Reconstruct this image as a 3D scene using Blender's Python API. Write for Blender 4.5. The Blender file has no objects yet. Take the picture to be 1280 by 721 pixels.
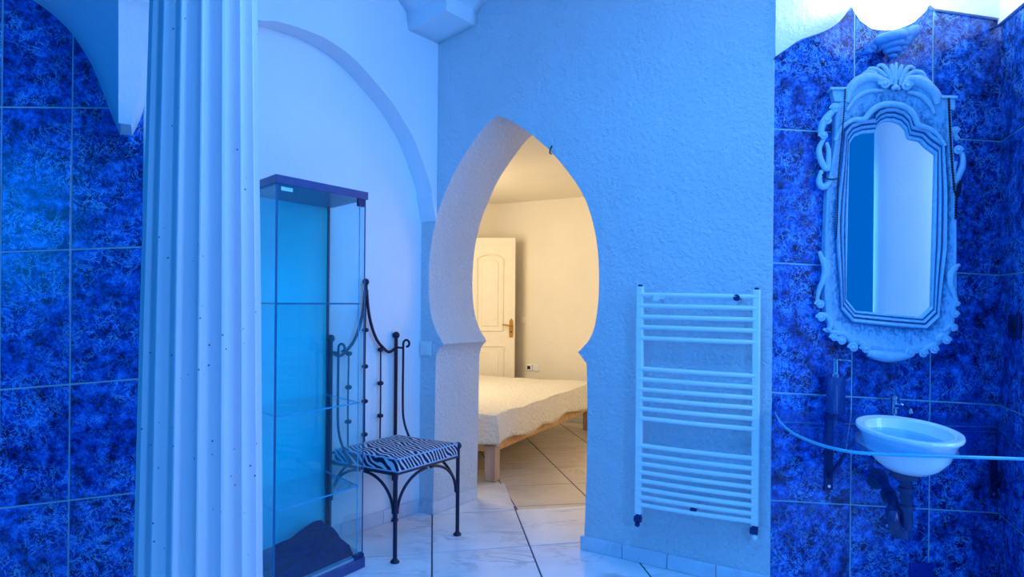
import bpy, bmesh, math, random
from math import sin, cos, pi, radians, sqrt, atan2
from mathutils import Vector, Matrix, noise
random.seed(4)
SC = bpy.context.scene
COL = SC.collection

# ------------------------------------------------------------------ camera
H, FPX, HZ, ROLL = 1.27, 900.0, 377.0, 0.0087
cd = bpy.data.cameras.new('camera'); cam = bpy.data.objects.new('camera', cd); COL.objects.link(cam)
cd.sensor_width = 36.0; cd.lens = FPX/1280*36.0; cd.shift_y = (HZ-360.5)/1280; cd.clip_start = 0.05
cr, sr = cos(ROLL), sin(ROLL)
cam.matrix_world = Matrix(((cr, -sr, 0, 0), (0, 0, -1, 0), (sr, cr, 0, H), (0, 0, 0, 1)))
SC.camera = cam

# ------------------------------------------------------------------ world, lights, exposure
w = bpy.data.worlds.new('world'); SC.world = w; w.use_nodes = True
bg = w.node_tree.nodes['Background']
bg.inputs[0].default_value = (0.0, 0.18, 0.85, 1); bg.inputs[1].default_value = 0.72
SC.view_settings.view_transform = 'Standard'; SC.view_settings.look = 'None'
SC.view_settings.exposure = 0.0; SC.view_settings.gamma = 1.0
try: SC.view_settings.use_curve_mapping = False
except Exception: pass
SC.cycles.use_denoising = True
SC.cycles.max_bounces = 10; SC.cycles.diffuse_bounces = 5; SC.cycles.glossy_bounces = 5
SC.cycles.transparent_max_bounces = 24
SC.cycles.sample_clamp_indirect = 6

def area(name, loc, aim, sx, sy, power, col):
    l = bpy.data.lights.new(name, 'AREA'); l.shape = 'RECTANGLE'; l.size = sx; l.size_y = sy
    l.energy = power; l.color = col
    o = bpy.data.objects.new(name, l); COL.objects.link(o); o.location = loc
    o.rotation_euler = (Vector(aim)-Vector(loc)).to_track_quat('-Z', 'Y').to_euler()
    return o
area('window_light', (1.5, -0.75, 1.8), (-0.7, 3.6, 1.2), 0.36, 1.5, 46, (0.08, 0.37, 1.0))
area('left_window_light', (-2.5, -1.6, 1.9), (-.4, 3.4, 0.9), 1.2, 1.2, 26, (0.0, 0.32, 1.0))
area('overhead_fill_light', (0.3, 1.9, 2.9), (0.3, 2.1, 0), 1.2, 1.2, 36, (0.04, 0.38, 1.0))  # added overhead fill to brighten the floor; no fitting hangs here
area('right_window_light', (3.1, 1.3, 1.9), (-1.0, 3.4, 1.3), 1.0, 1.5, 40, (0.25, 0.50, 1.0))
BEDROOM_POWER = 82

# ------------------------------------------------------------------ helpers
def ray(px, py):
    a, b = (px-640)/FPX, (HZ-py)/FPX
    return Vector((a*cr-b*sr, 1.0, a*sr+b*cr))
def F(px, py, z=0.0):
    r = ray(px, py); t = (z-H)/r.z
    return Vector((r.x*t, t, z))
def D(px, py, d):
    r = ray(px, py); return Vector((r.x*d, d, H+r.z*d))
class Wall:
    "vertical plane: origin O, unit U along it, N towards the room"
    def __init__(s, O, U, N):
        s.O = Vector((O[0], O[1], 0)); s.U = Vector((U[0], U[1], 0)).normalized(); s.N = Vector((N[0], N[1], 0)).normalized()
    def P(s, u, z, off=0.0): return s.O+s.U*u+s.N*off+Vector((0, 0, z))
    def px(s, px, py, off=0.0):
        r = ray(px, py); c = Vector((0, 0, H)); O = s.O+s.N*off
        t = (O-c).dot(s.N)/r.dot(s.N); p = c+r*t
        return ((p-s.O).dot(s.U), p.z)
    def pt(s, px, py, off=0.0):
        u, z = s.px(px, py, off); return s.P(u, z, off)
    def mat(s): return Matrix(((s.U.x, s.N.x, 0, 0), (s.U.y, s.N.y, 0, 0), (0, 0, 1, 0), (0, 0, 0, 1)))

class MB:
    def __init__(s): s.v = []; s.f = []
    def add(s, vs, fs):
        b = len(s.v); s.v += [Vector(x) for x in vs]; s.f += [tuple(b+i for i in q) for q in fs]; return s
    def quadbox(s, c):   # 8 corners: bottom 4 ccw, top 4
        return s.add(c, [(3, 2, 1, 0), (4, 5, 6, 7), (0, 1, 5, 4), (1, 2, 6, 5), (2, 3, 7, 6), (3, 0, 4, 7)])
    def box(s, a, b):
        x0, y0, z0 = a; x1, y1, z1 = b
        return s.quadbox([(x0, y0, z0), (x1, y0, z0), (x1, y1, z0), (x0, y1, z0), (x0, y0, z1), (x1, y0, z1), (x1, y1, z1), (x0, y1, z1)])
    def tube(s, pts, r, n=8, cap=True):
        pts = [Vector(p) for p in pts]; m = len(pts)
        rr = r if isinstance(r, (list, tuple)) else [r]*m
        prev = None; rings = []
        for i, p in enumerate(pts):
            t = (pts[min(i+1, m-1)]-pts[max(i-1, 0)]).normalized()
            if prev is None:
                a = Vector((0, 0, 1)) if abs(t.z) < .9 else Vector((1, 0, 0)); x = t.cross(a).normalized()
            else:
                x = (prev-t*prev.dot(t)).normalized()
            prev = x; y = t.cross(x)
            rings.append([p+(x*cos(2*pi*k/n)+y*sin(2*pi*k/n))*rr[i] for k in range(n)])
        vs = [q for g in rings for q in g]; fs = []
        for i in range(m-1):
            for k in range(n):
                k2 = (k+1) % n; fs.append((i*n+k, i*n+k2, (i+1)*n+k2, (i+1)*n+k))
        if cap: fs += [tuple(range(n-1, -1, -1)), tuple((m-1)*n+k for k in range(n))]
        return s.add(vs, fs)
    def lathe(s, prof, c=(0, 0, 0), n=24, sx=1, sy=1, M=None):
        c = Vector(c); vs = []; fs = []
        for r, z in prof:
            for k in range(n):
                a = 2*pi*k/n; p = Vector((r*cos(a)*sx, r*sin(a)*sy, z))
                vs.append((M @ p if M else p)+c)
        for i in range(len(prof)-1):
            for k in range(n):
                k2 = (k+1) % n; fs.append((i*n+k, i*n+k2, (i+1)*n+k2, (i+1)*n+k))
        if prof[0][0] > 1e-5: fs.append(tuple(range(n-1, -1, -1)))
        if prof[-1][0] > 1e-5: fs.append(tuple((len(prof)-1)*n+k for k in range(n)))
        return s.add(vs, fs)
    def ball(s, c, r, n=12, sc=(1, 1, 1), M=None):
        prof = [(max(r*sin(pi*i/(n//2+2)), 1e-6), -r*cos(pi*i/(n//2+2))) for i in range(n//2+3)]
        c = Vector(c); b = MB().lathe(prof, (0, 0, 0), n)
        vs = []
        for v in b.v:
            q = Vector((v.x*sc[0], v.y*sc[1], v.z*sc[2])); vs.append((M @ q if M else q)+c)
        return s.add(vs, b.f)
    def prism(s, poly, wall, o0, o1):
        "polygon in wall (u,z) extruded between offsets o0 (back) and o1 (front)"
        n = len(poly)
        vs = [wall.P(u, z, o0) for u, z in poly]+[wall.P(u, z, o1) for u, z in poly]
        fs = [tuple(range(n-1, -1, -1)), tuple(range(n, 2*n))]
        for i in range(n):
            j = (i+1) % n; fs.append((i, j, n+j, n+i))
        return s.add(vs, fs)
    def build(s, name, mat, parent=None, smooth=35, bevel=0, label=None, cat=None, group=None, kind=None, origin=None, segs=2):
        vs = [Vector(v) for v in s.v]
        if parent is not None:
            if parent.get('_w'): o0 = Vector(parent['_w'])
            else: o0 = Vector((0, 0, 0))
            base = None
        if origin is None:
            x0 = min(v.x for v in vs); x1 = max(v.x for v in vs); y0 = min(v.y for v in vs); y1 = max(v.y for v in vs); z0 = min(v.z for v in vs)
            origin = Vector(((x0+x1)/2, (y0+y1)/2, z0))
        origin = Vector(origin)
        me = bpy.data.meshes.new(name); me.from_pydata([v-origin for v in vs], [], s.f)
        bm = bmesh.new(); bm.from_mesh(me); bmesh.ops.remove_doubles(bm, verts=bm.verts, dist=1e-6)
        bmesh.ops.recalc_face_normals(bm, faces=bm.faces); bm.to_mesh(me); bm.free()
        me.materials.append(mat)
        if smooth:
            me.polygons.foreach_set('use_smooth', [True]*len(me.polygons)); me.set_sharp_from_angle(angle=radians(smooth))
        o = bpy.data.objects.new(name, me); COL.objects.link(o); o.location = origin
        if parent is not None:
            o.parent = parent; o.matrix_parent_inverse = Matrix.Identity(4)
            o.location = origin-(Vector(parent['_o']) if '_o' in parent else Vector((0, 0, 0)))
        if bevel:
            md = o.modifiers.new('bevel', 'BEVEL'); md.width = bevel; md.segments = segs; md.limit_method = 'ANGLE'; md.angle_limit = radians(40)
        o['_o'] = list(origin)
        tag(o, label, cat, group, kind)
        return o
def tag(o, label=None, cat=None, group=None, kind=None):
    if label: o['label'] = label
    if cat: o['category'] = cat
    if group: o['group'] = group
    if kind: o['kind'] = kind
    return o
def empty(name, loc, label=None, cat=None, group=None, kind=None, rot=0, local=False):
    "world-space things keep _o = their location so parts given in world coordinates land right; local things have _o = 0"
    o = bpy.data.objects.new(name, None); COL.objects.link(o); o.location = loc; o.empty_display_size = .1
    o.rotation_euler = (0, 0, rot)
    o['_o'] = [0, 0, 0] if local else list(loc)
    return tag(o, label, cat, group, kind)
def spline(pts, n=6, closed=False):
    P = [Vector(p) for p in pts]; m = len(P); out = []
    for i in range(m if closed else m-1):
        g = (lambda k: P[k % m]) if closed else (lambda k: P[max(0, min(m-1, k))])
        a, b, c, d = g(i-1), g(i), g(i+1), g(i+2)
        for j in range(n):
            t = j/n
            out.append(0.5*((2*b)+(c-a)*t+(2*a-5*b+4*c-d)*t*t+(3*b-a-3*c+d)*t**3))
    if not closed: out.append(P[-1])
    return out
def spl2(pts, n=5): return [(v[0], v[1]) for v in spline([(p[0], p[1], 0) for p in pts], n)]

# ------------------------------------------------------------------ materials
def M_(name):
    m = bpy.data.materials.new(name); m.use_nodes = True; nt = m.node_tree
    return m, nt, nt.nodes, nt.links, nt.nodes['Principled BSDF']
def ramp(N, stops, interp='LINEAR'):
    r = N.new('ShaderNodeValToRGB'); e = r.color_ramp.elements; r.color_ramp.interpolation = interp
    e[0].position, e[0].color = stops[0][0], (*stops[0][1], 1); e[1].position, e[1].color = stops[-1][0], (*stops[-1][1], 1)
    for p, c in stops[1:-1]:
        q = e.new(p); q.color = (*c, 1)
    return r
def nz(N, scale, detail=4, rough=.5, dist=0, dim='3D'):
    n = N.new('ShaderNodeTexNoise'); n.noise_dimensions = dim
    n.inputs['Scale'].default_value = scale; n.inputs['Detail'].default_value = detail
    n.inputs['Roughness'].default_value = rough; n.inputs['Distortion'].default_value = dist; return n
def simple(name, col, rough=.5, metal=0, var=.08, scale=20, bump=0, bscale=60, spec=.5):
    m, nt, N, L, P = M_(name)
    tc = N.new('ShaderNodeTexCoord'); n = nz(N, scale); L.new(tc.outputs['Object'], n.inputs['Vector'])
    r = ramp(N, [(.3, tuple(max(0, c*(1-var)) for c in col)), (.7, tuple(min(1, c*(1+var)) for c in col))])
    L.new(n.outputs[0], r.inputs[0]); L.new(r.outputs[0], P.inputs['Base Color'])
    P.inputs['Roughness'].default_value = rough; P.inputs['Metallic'].default_value = metal
    P.inputs['Specular IOR Level'].default_value = spec
    if bump:
        b = N.new('ShaderNodeBump'); b.inputs['Strength'].default_value = bump; b.inputs['Distance'].default_value = .01
        n2 = nz(N, bscale, 5, .6); L.new(tc.outputs['Object'], n2.inputs['Vector']); L.new(n2.outputs[0], b.inputs['Height']); L.new(b.outputs[0], P.inputs['Normal'])
    return m
def plaster(name, col, strength=.5, specks=False, dist=.012):
    m, nt, N, L, P = M_(name)
    tc = N.new('ShaderNodeTexCoord'); src = tc.outputs['Object']
    n = nz(N, 1.6, 5, .6); L.new(src, n.inputs['Vector'])
    r = ramp(N, [(.3, tuple(c*.93 for c in col)), (.7, col)]); L.new(n.outputs[0], r.inputs[0])
    out = r.outputs[0]
    if specks:
        v = N.new('ShaderNodeTexVoronoi'); v.inputs['Scale'].default_value = 38; L.new(src, v.inputs['Vector'])
        rs = ramp(N, [(.07, (1, 1, 1)), (.11, (0, 0, 0))]); L.new(v.outputs['Distance'], rs.inputs[0])
        n3 = nz(N, 7, 3, .6); L.new(src, n3.inputs['Vector']); r3 = ramp(N, [(.50, (0, 0, 0)), (.54, (1, 1, 1))]); L.new(n3.outputs[0], r3.inputs[0])
        mm = N.new('ShaderNodeMix'); mm.data_type = 'RGBA'; mm.blend_type = 'MULTIPLY'; mm.inputs[0].default_value = 1
        L.new(rs.outputs[0], mm.inputs[6]); L.new(r3.outputs[0], mm.inputs[7])
        mx = N.new('ShaderNodeMix'); mx.data_type = 'RGBA'; L.new(mm.outputs[2], mx.inputs[0]); L.new(out, mx.inputs[6]); mx.inputs[7].default_value = (.12, .12, .14, 1)
        out = mx.outputs[2]
    L.new(out, P.inputs['Base Color'])
    P.inputs['Roughness'].default_value = .55; P.inputs['Specular IOR Level'].default_value = .35
    n2 = nz(N, 44, 6, .66, .2); L.new(src, n2.inputs['Vector'])
    n4 = nz(N, 7, 3, .5, .2); L.new(src, n4.inputs['Vector'])
    ad = N.new('ShaderNodeMath'); ad.operation = 'MULTIPLY_ADD'; L.new(n4.outputs[0], ad.inputs[0]); ad.inputs[1].default_value = .9; L.new(n2.outputs[0], ad.inputs[2])
    b = N.new('ShaderNodeBump'); b.inputs['Strength'].default_value = strength; b.inputs['Distance'].default_value = dist
    L.new(ad.outputs[0], b.inputs['Height']); L.new(b.outputs[0], P.inputs['Normal'])
    return m
def marble_tile(name):
    m, nt, N, L, P = M_(name)
    tc = N.new('ShaderNodeTexCoord'); oi = N.new('ShaderNodeObjectInfo')
    va = N.new('ShaderNodeVectorMath'); va.operation = 'MULTIPLY_ADD'
    cmb = N.new('ShaderNodeCombineXYZ'); mu = N.new('ShaderNodeMath'); mu.operation = 'MULTIPLY'; mu.inputs[1].default_value = 37
    L.new(oi.outputs['Random'], mu.inputs[0])
    for i in range(3): L.new(mu.outputs[0], cmb.inputs[i])
    L.new(tc.outputs['Object'], va.inputs[0]); va.inputs[1].default_value = (1, 1, 1); L.new(cmb.outputs[0], va.inputs[2])
    src = va.outputs[0]
    n = nz(N, 19, 9, .78, .2); L.new(src, n.inputs['Vector'])
    r = ramp(N, [(.38, (.0, .002, .04)), (.47, (.002, .028, .22)), (.55, (.006, .095, .52)), (.66, (.05, .32, .92))]); L.new(n.outputs[0], r.inputs[0])
    # light veins: the zero line of distorted noise
    def vein(scale, width, dist):
        a = nz(N, scale, 5, .62, dist); L.new(src, a.inputs['Vector'])
        s = N.new('ShaderNodeMath'); s.operation = 'SUBTRACT'; L.new(a.outputs[0], s.inputs[0]); s.inputs[1].default_value = .5
        ab = N.new('ShaderNodeMath'); ab.operation = 'ABSOLUTE'; L.new(s.outputs[0], ab.inputs[0])
        q = ramp(N, [(0, (1, 1, 1)), (width, (0, 0, 0))]); L.new(ab.outputs[0], q.inputs[0]); return q
    v1 = vein(13, .016, .9); v2 = vein(30, .024, .7)
    big = nz(N, 6, 3, .5, .5); L.new(src, big.inputs['Vector']); rb = ramp(N, [(.40, (.15, .15, .15)), (.60, (1, 1, 1))]); L.new(big.outputs[0], rb.inputs[0])
    ad = N.new('ShaderNodeMix'); ad.data_type = 'RGBA'; ad.blend_type = 'LIGHTEN'; ad.inputs[0].default_value = 1; L.new(v1.outputs[0], ad.inputs[6]); L.new(v2.outputs[0], ad.inputs[7])
    ml = N.new('ShaderNodeMix'); ml.data_type = 'RGBA'; ml.blend_type = 'MULTIPLY'; ml.inputs[0].default_value = 1; L.new(ad.outputs[2], ml.inputs[6]); L.new(rb.outputs[0], ml.inputs[7])
    mx = N.new('ShaderNodeMix'); mx.data_type = 'RGBA'; L.new(ml.outputs[2], mx.inputs[0]); L.new(r.outputs[0], mx.inputs[6]); mx.inputs[7].default_value = (.16, .52, .98, 1)
    L.new(mx.outputs[2], P.inputs['Base Color'])
    P.inputs['Roughness'].default_value = .16; P.inputs['Specular IOR Level'].default_value = .5
    b = N.new('ShaderNodeBump'); b.inputs['Strength'].default_value = .08; b.inputs['Distance'].default_value = .01; n5 = nz(N, 5, 2); L.new(src, n5.inputs['Vector']); L.new(n5.outputs[0], b.inputs['Height']); L.new(b.outputs[0], P.inputs['Normal'])
    return m
def floor_marble(name, base, veincol, rough=.22):
    m, nt, N, L, P = M_(name)
    tc = N.new('ShaderNodeTexCoord'); oi = N.new('ShaderNodeObjectInfo')
    mu = N.new('ShaderNodeMath'); mu.operation = 'MULTIPLY'; mu.inputs[1].default_value = 53; L.new(oi.outputs['Random'], mu.inputs[0])
    va = N.new('ShaderNodeVectorMath'); va.operation = 'ADD'; L.new(tc.outputs['Object'], va.inputs[0]); L.new(mu.outputs[0], va.inputs[1]); src = va.outputs[0]
    mp = N.new('ShaderNodeMapping'); mp.inputs['Rotation'].default_value = (0, 0, .5); mp.inputs['Scale'].default_value = (1, 2.6, 1); L.new(src, mp.inputs[0])
    a = nz(N, 2.4, 6, .62, 1.1); L.new(mp.outputs[0], a.inputs['Vector'])
    s = N.new('ShaderNodeMath'); s.operation = 'SUBTRACT'; L.new(a.outputs[0], s.inputs[0]); s.inputs[1].default_value = .5
    ab = N.new('ShaderNodeMath'); ab.operation = 'ABSOLUTE'; L.new(s.outputs[0], ab.inputs[0])
    q = ramp(N, [(0, (1, 1, 1)), (.05, (0, 0, 0))]); L.new(ab.outputs[0], q.inputs[0])
    big = nz(N, 3, 3); L.new(src, big.inputs['Vector']); rb = ramp(N, [(.45, (0, 0, 0)), (.68, (.75, .75, .75))]); L.new(big.outputs[0], rb.inputs[0])
    ml = N.new('ShaderNodeMath'); ml.operation = 'MULTIPLY'; L.new(q.outputs[0], ml.inputs[0]); L.new(rb.outputs[0], ml.inputs[1])
    cl = nz(N, 5, 4); L.new(src, cl.inputs['Vector']); rc = ramp(N, [(.3, tuple(c*.86 for c in base)), (.65, base)]); L.new(cl.outputs[0], rc.inputs[0])
    mx = N.new('ShaderNodeMix'); mx.data_type = 'RGBA'; L.new(ml.outputs[0], mx.inputs[0]); L.new(rc.outputs[0], mx.inputs[6]); mx.inputs[7].default_value = (*veincol, 1)
    L.new(mx.outputs[2], P.inputs['Base Color']); P.inputs['Roughness'].default_value = rough
    return m
def glass(name, tint, refl=.9, rough=.0, ior=1.5):
    m = bpy.data.materials.new(name); m.use_nodes = True; nt = m.node_tree; N = nt.nodes; L = nt.links
    for x in list(N): N.remove(x)
    o = N.new('ShaderNodeOutputMaterial'); t = N.new('ShaderNodeBsdfTransparent'); t.inputs[0].default_value = (*tint, 1)
    g = N.new('ShaderNodeBsdfGlossy'); g.inputs[0].default_value = (refl, refl, refl, 1); g.inputs['Roughness'].default_value = rough
    lw = N.new('ShaderNodeLayerWeight'); pw = N.new('ShaderNodeMath'); pw.operation = 'POWER'; pw.inputs[1].default_value = 5
    fr = N.new('ShaderNodeMath'); fr.operation = 'MULTIPLY_ADD'; fr.inputs[1].default_value = .9; fr.inputs[2].default_value = .04
    lw.inputs[0].default_value = .5; L.new(lw.outputs['Facing'], pw.inputs[0]); L.new(pw.outputs[0], fr.inputs[0]); mx = N.new('ShaderNodeMixShader')
    L.new(fr.outputs[0], mx.inputs[0]); L.new(t.outputs[0], mx.inputs[1]); L.new(g.outputs[0], mx.inputs[2]); L.new(mx.outputs[0], o.inputs[0])
    return m
def wood(name, c1, c2, rough=.5, axis=0):
    m, nt, N, L, P = M_(name)
    tc = N.new('ShaderNodeTexCoord'); mp = N.new('ShaderNodeMapping'); sc = [22, 22, 22]; sc[axis] = 2; mp.inputs['Scale'].default_value = sc
    L.new(tc.outputs['Object'], mp.inputs[0]); n = nz(N, 1, 6, .65, .6); L.new(mp.outputs[0], n.inputs['Vector'])
    r = ramp(N, [(.3, c1), (.7, c2)]); L.new(n.outputs[0], r.inputs[0]); L.new(r.outputs[0], P.inputs['Base Color']); P.inputs['Roughness'].default_value = rough
    return m

PL = plaster('white_plaster', (.84, .88, .92), .55)
PLR = plaster('rough_plaster', (.80, .86, .92), 1.0, dist=.024)
PLS = plaster('smooth_plaster', (.86, .88, .92), .22)
PLW = plaster('bedroom_plaster', (.86, .80, .68), .25)
PLV = plaster('vault_plaster', (.78, .86, .92), .3)
COLM = plaster('column_plaster', (.94, .75, .76), .18, specks=True)
TILE = marble_tile('blue_marble_tile')
GROUT = simple('pale_grout', (.46, .68, .72), .6)
GROUTF = simple('dark_floor_grout', (.06, .08, .12), .8)
FLM = floor_marble('white_floor_marble', (.84, .86, .90), (.34, .38, .46))
FLB = floor_marble('cream_floor_marble', (.72, .62, .50), (.42, .34, .27), .3)
SKM = floor_marble('skirting_marble', (.66, .72, .82), (.38, .44, .54), .3)
IRON = simple('dark_iron', (.012, .014, .045), .42, .25, .3, 40, .2, 90)
GLASS = glass('cabinet_glass', (.86, .975, .995))
GLASSD = glass('cabinet_back_glass', (.05, .97, 1.0), .8, .01)
GEDGE = simple('glass_edge', (.01, .13, .30), .15)
SHELFG = glass('basin_shelf_glass', (.42, .80, .98), .9, .0, 1.45)
SHELFE = simple('polished_glass_edge', (.05, .45, .70), .12)
CABW = simple('dark_lacquered_board', (.035, .07, .22), .35, 0, .15)
METAL = simple('chrome', (.62, .72, .85), .12, 1, .02)
DMETAL = simple('dark_metal', (.01, .03, .14), .35, .4)
WHITEM = simple('white_enamel', (.80, .86, .93), .3, 0, .02)
PORC = simple('porcelain', (.86, .90, .95), .1, 0, .02)
PLAST = simple('white_plastic', (.80, .82, .82), .4, 0, .02)
TRAPM = simple('dark_plastic_pipe', (.005, .03, .13), .28, 0, .2)
DOORM = simple('cream_door_paint', (.85, .79, .66), .4, 0, .03)
BRASS = simple('aged_brass', (.50, .30, .09), .35, .8)
BEDW = wood('pine_wood', (.48, .25, .09), (.78, .48, .22), .5, 1)
LEGW = wood('worn_pine_leg', (.34, .22, .16), (.62, .44, .32), .6, 2)
TOWEL = simple('navy_towel', (.004, .02, .13), .95, 0, .5, 25, .9, 220, .1)
PIPING = simple('light_piping', (.30, .52, .74), .7)
BEAD = simple('black_beads', (.006, .008, .03), .3)
GROOVE_TONE = simple('dark_groove_tone', (.06, .20, .42), .7)  # dark wax tone that also puts groove shade and contrast into the colour
BUD = simple('blue_painted_shell', (.12, .36, .72), .6, 0, .2, 14, .5, 40)
PLATE = simple('blue_access_plate', (.004, .035, .35), .35)

m, nt, N, L, P = M_('white_bedspread')
tc = N.new('ShaderNodeTexCoord'); v = N.new('ShaderNodeTexVoronoi'); v.inputs['Scale'].default_value = 34; L.new(tc.outputs['Object'], v.inputs['Vector'])
n = nz(N, 42, 5, .6, 1.4); L.new(tc.outputs['Object'], n.inputs['Vector'])
a = N.new('ShaderNodeMath'); a.operation = 'ADD'; L.new(v.outputs['Distance'], a.inputs[0]); L.new(n.outputs[0], a.inputs[1])
b = N.new('ShaderNodeBump'); b.inputs['Strength'].default_value = .8; b.inputs['Distance'].default_value = .015; L.new(a.outputs[0], b.inputs['Height']); L.new(b.outputs[0], P.inputs['Normal'])
P.inputs['Base Color'].default_value = (.86, .82, .74, 1); P.inputs['Roughness'].default_value = .9; SPREAD = m

m, nt, N, L, P = M_('zebra_fabric')
tc = N.new('ShaderNodeTexCoord'); mp = N.new('ShaderNodeMapping'); mp.inputs['Rotation'].default_value = (.5, .35, .6); L.new(tc.outputs['Object'], mp.inputs[0])
wv = N.new('ShaderNodeTexWave'); wv.inputs['Scale'].default_value = 15; wv.inputs['Distortion'].default_value = 9; wv.inputs['Detail'].default_value = 1.2; wv.inputs['Detail Scale'].default_value = .55
L.new(mp.outputs[0], wv.inputs[0]); r = ramp(N, [(.55, (.006, .008, .045)), (.63, (.62, .60, .66))]); L.new(wv.outputs[0], r.inputs[0]); L.new(r.outputs[0], P.inputs['Base Color']); P.inputs['Roughness'].default_value = .85; ZEB = m

m, nt, N, L, P = M_('whitewashed_carving')
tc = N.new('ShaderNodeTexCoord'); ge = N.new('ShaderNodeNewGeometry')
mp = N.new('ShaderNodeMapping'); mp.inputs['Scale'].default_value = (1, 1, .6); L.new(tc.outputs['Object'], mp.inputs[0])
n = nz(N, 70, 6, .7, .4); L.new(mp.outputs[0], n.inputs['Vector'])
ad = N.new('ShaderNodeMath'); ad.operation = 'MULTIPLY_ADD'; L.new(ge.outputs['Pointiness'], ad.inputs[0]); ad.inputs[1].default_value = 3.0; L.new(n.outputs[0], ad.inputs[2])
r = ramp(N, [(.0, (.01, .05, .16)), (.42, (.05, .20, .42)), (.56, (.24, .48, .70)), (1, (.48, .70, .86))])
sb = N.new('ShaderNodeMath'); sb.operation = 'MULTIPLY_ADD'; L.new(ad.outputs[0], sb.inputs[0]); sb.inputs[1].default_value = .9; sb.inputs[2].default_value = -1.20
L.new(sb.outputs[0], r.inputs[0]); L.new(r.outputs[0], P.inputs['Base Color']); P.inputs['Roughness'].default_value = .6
b = N.new('ShaderNodeBump'); b.inputs['Strength'].default_value = .35; b.inputs['Distance'].default_value = .006; L.new(n.outputs[0], b.inputs['Height']); L.new(b.outputs[0], P.inputs['Normal']); CARVE = m

m, nt, N, L, P = M_('mirror_silver'); P.inputs['Base Color'].default_value = (.88, .93, .96, 1); P.inputs['Metallic'].default_value = 1; P.inputs['Roughness'].default_value = .015; MIRR = m
m, nt, N, L, P = M_('dispenser_ribbed_glass')
tc = N.new('ShaderNodeTexCoord'); mp = N.new('ShaderNodeMapping'); mp.inputs['Rotation'].default_value = (0, .7, 0); L.new(tc.outputs['Object'], mp.inputs[0])
wv = N.new('ShaderNodeTexWave'); wv.inputs['Scale'].default_value = 60; wv.inputs['Distortion'].default_value = 2; L.new(mp.outputs[0], wv.inputs[0])
r = ramp(N, [(.6, (.004, .018, .16)), (.95, (.03, .18, .5))]); L.new(wv.outputs[0], r.inputs[0]); L.new(r.outputs[0], P.inputs['Base Color']); P.inputs['Roughness'].default_value = .15
b = N.new('ShaderNodeBump'); b.inputs['Strength'].default_value = .5; b.inputs['Distance'].default_value = .004; L.new(wv.outputs[0], b.inputs['Height']); L.new(b.outputs[0], P.inputs['Normal']); DISP = m
m, nt, N, L, P = M_('glowing_opal_glass'); P.inputs['Base Color'].default_value = (1, 1, 1, 1); P.inputs['Emission Color'].default_value = (.80, .96, 1, 1); P.inputs['Emission Strength'].default_value = 1.9; OPAL = m

# ------------------------------------------------------------------ plan of the rooms
C0 = F(523.7, 638.4)
E0 = F(727, 685.5)
UB = Vector((E0.x-C0.x, E0.y-C0.y, 0)).normalized(); NB = Vector((UB.y, -UB.x, 0))
WB = Wall(C0, UB, NB)                                            # wall with the moorish arch
n1 = F(451.8, 662.7); UL = Vector((n1.x-C0.x, n1.y-C0.y, 0)).normalized(); NL = Vector((-UL.y, UL.x, 0))
WN = Wall(C0, UL, NL)                                            # niche behind cabinet and chair
T = .427                                                         # thickness of the arch wall
uE = WB.px(964, 500)[0]; E = WB.P(uE, 0)
WR = Wall((E.x, E.y+.012), (1, 0), (0, -1))                      # tiled wall with the basin
kx = WR.px(1250, 343)[0]; K = WR.P(kx, 0)
WS = Wall(K, (-.316, -.949), (-.949, .316))                      # tiled side wall at the right
uJ = WN.px(185, 400, .124)[0]; J = WN.P(uJ, 0, .124)
WT = Wall(J, (-.968, -.25), (.25, -.968))                        # tiled wall at the left
ZT = 3.5

# ------------------------------------------------------------------ walls
poly = []
left = [(541, 642), (543, 560), (544.5, 461), (546, 443), (549, 435.5), (554, 430)]
left2 = [(554, 430), (551, 424), (546.5, 416.5), (540.5, 400), (537, 380), (535.8, 350), (538, 312), (543, 283), (551, 255), (570, 211), (597, 169.5), (610, 153.5), (620, 144.6)]
right1 = [(620, 144.6), (633, 148), (645, 155), (663.5, 167.5), (686, 187), (707, 211), (728, 242), (740.5, 276), (747.5, 317), (748.5, 363), (746, 392), (742, 412), (736, 425), (729.5, 433), (722.5, 440)]
right2 = [(722.5, 440), (727, 446), (731, 452), (733.5, 462), (734, 545), (731.5, 640), (729.5, 684)]
arch = spl2([WB.px(*p) for p in left])[:-1]+spl2([WB.px(*p) for p in left2])[:-1]+spl2([WB.px(*p) for p in right1])[:-1]+spl2([WB.px(*p) for p in right2])
arch[0] = (arch[0][0], 0); arch[-1] = (arch[-1][0], 0)
ARCH = arch
poly = [(-.02, 0)]+arch+[(uE, 0), (uE, ZT), (-.02, ZT)]
wall_back = MB().prism(poly, WB, -T, 0).build('wall_back', PLR, kind='structure', bevel=.012, segs=3, smooth=50)

# niche: deep plane and front plane with a round-headed opening
MB().prism([(-.3, 0), (uJ-.02, 0), (uJ-.02, ZT), (-.3, ZT)], WN, -.12, 0).build('wall_niche', PLS, kind='structure')
curve = [WN.px(x, y, .124) for x, y in [(540, 246), (538, 230), (519.7, 178), (503, 148), (486.5, 123), (446.5, 77), (420, 56), (393, 41.6), (350, 27.5), (320, 24)]]
up = curve[-1][0]; curve = curve+[(2*up-u, z) for u, z in curve[-2::-1] if 2*up-u < uJ-.06]
curve = spl2(curve, 6)
poly = [(curve[0][0]-.03, curve[0][1]-.14)]+curve+[(uJ-.05, curve[-1][1]), (uJ-.05, 0), (uJ+.02, 0), (uJ+.02, ZT), (-.0, ZT), (-.0, curve[0][1]-.14)]
poly[0] = (0.004, curve[0][1]-.14)
MB().prism(poly, WN, .0, .124).build('wall_left_front', PLS, kind='structure', smooth=40, bevel=.006)

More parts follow.
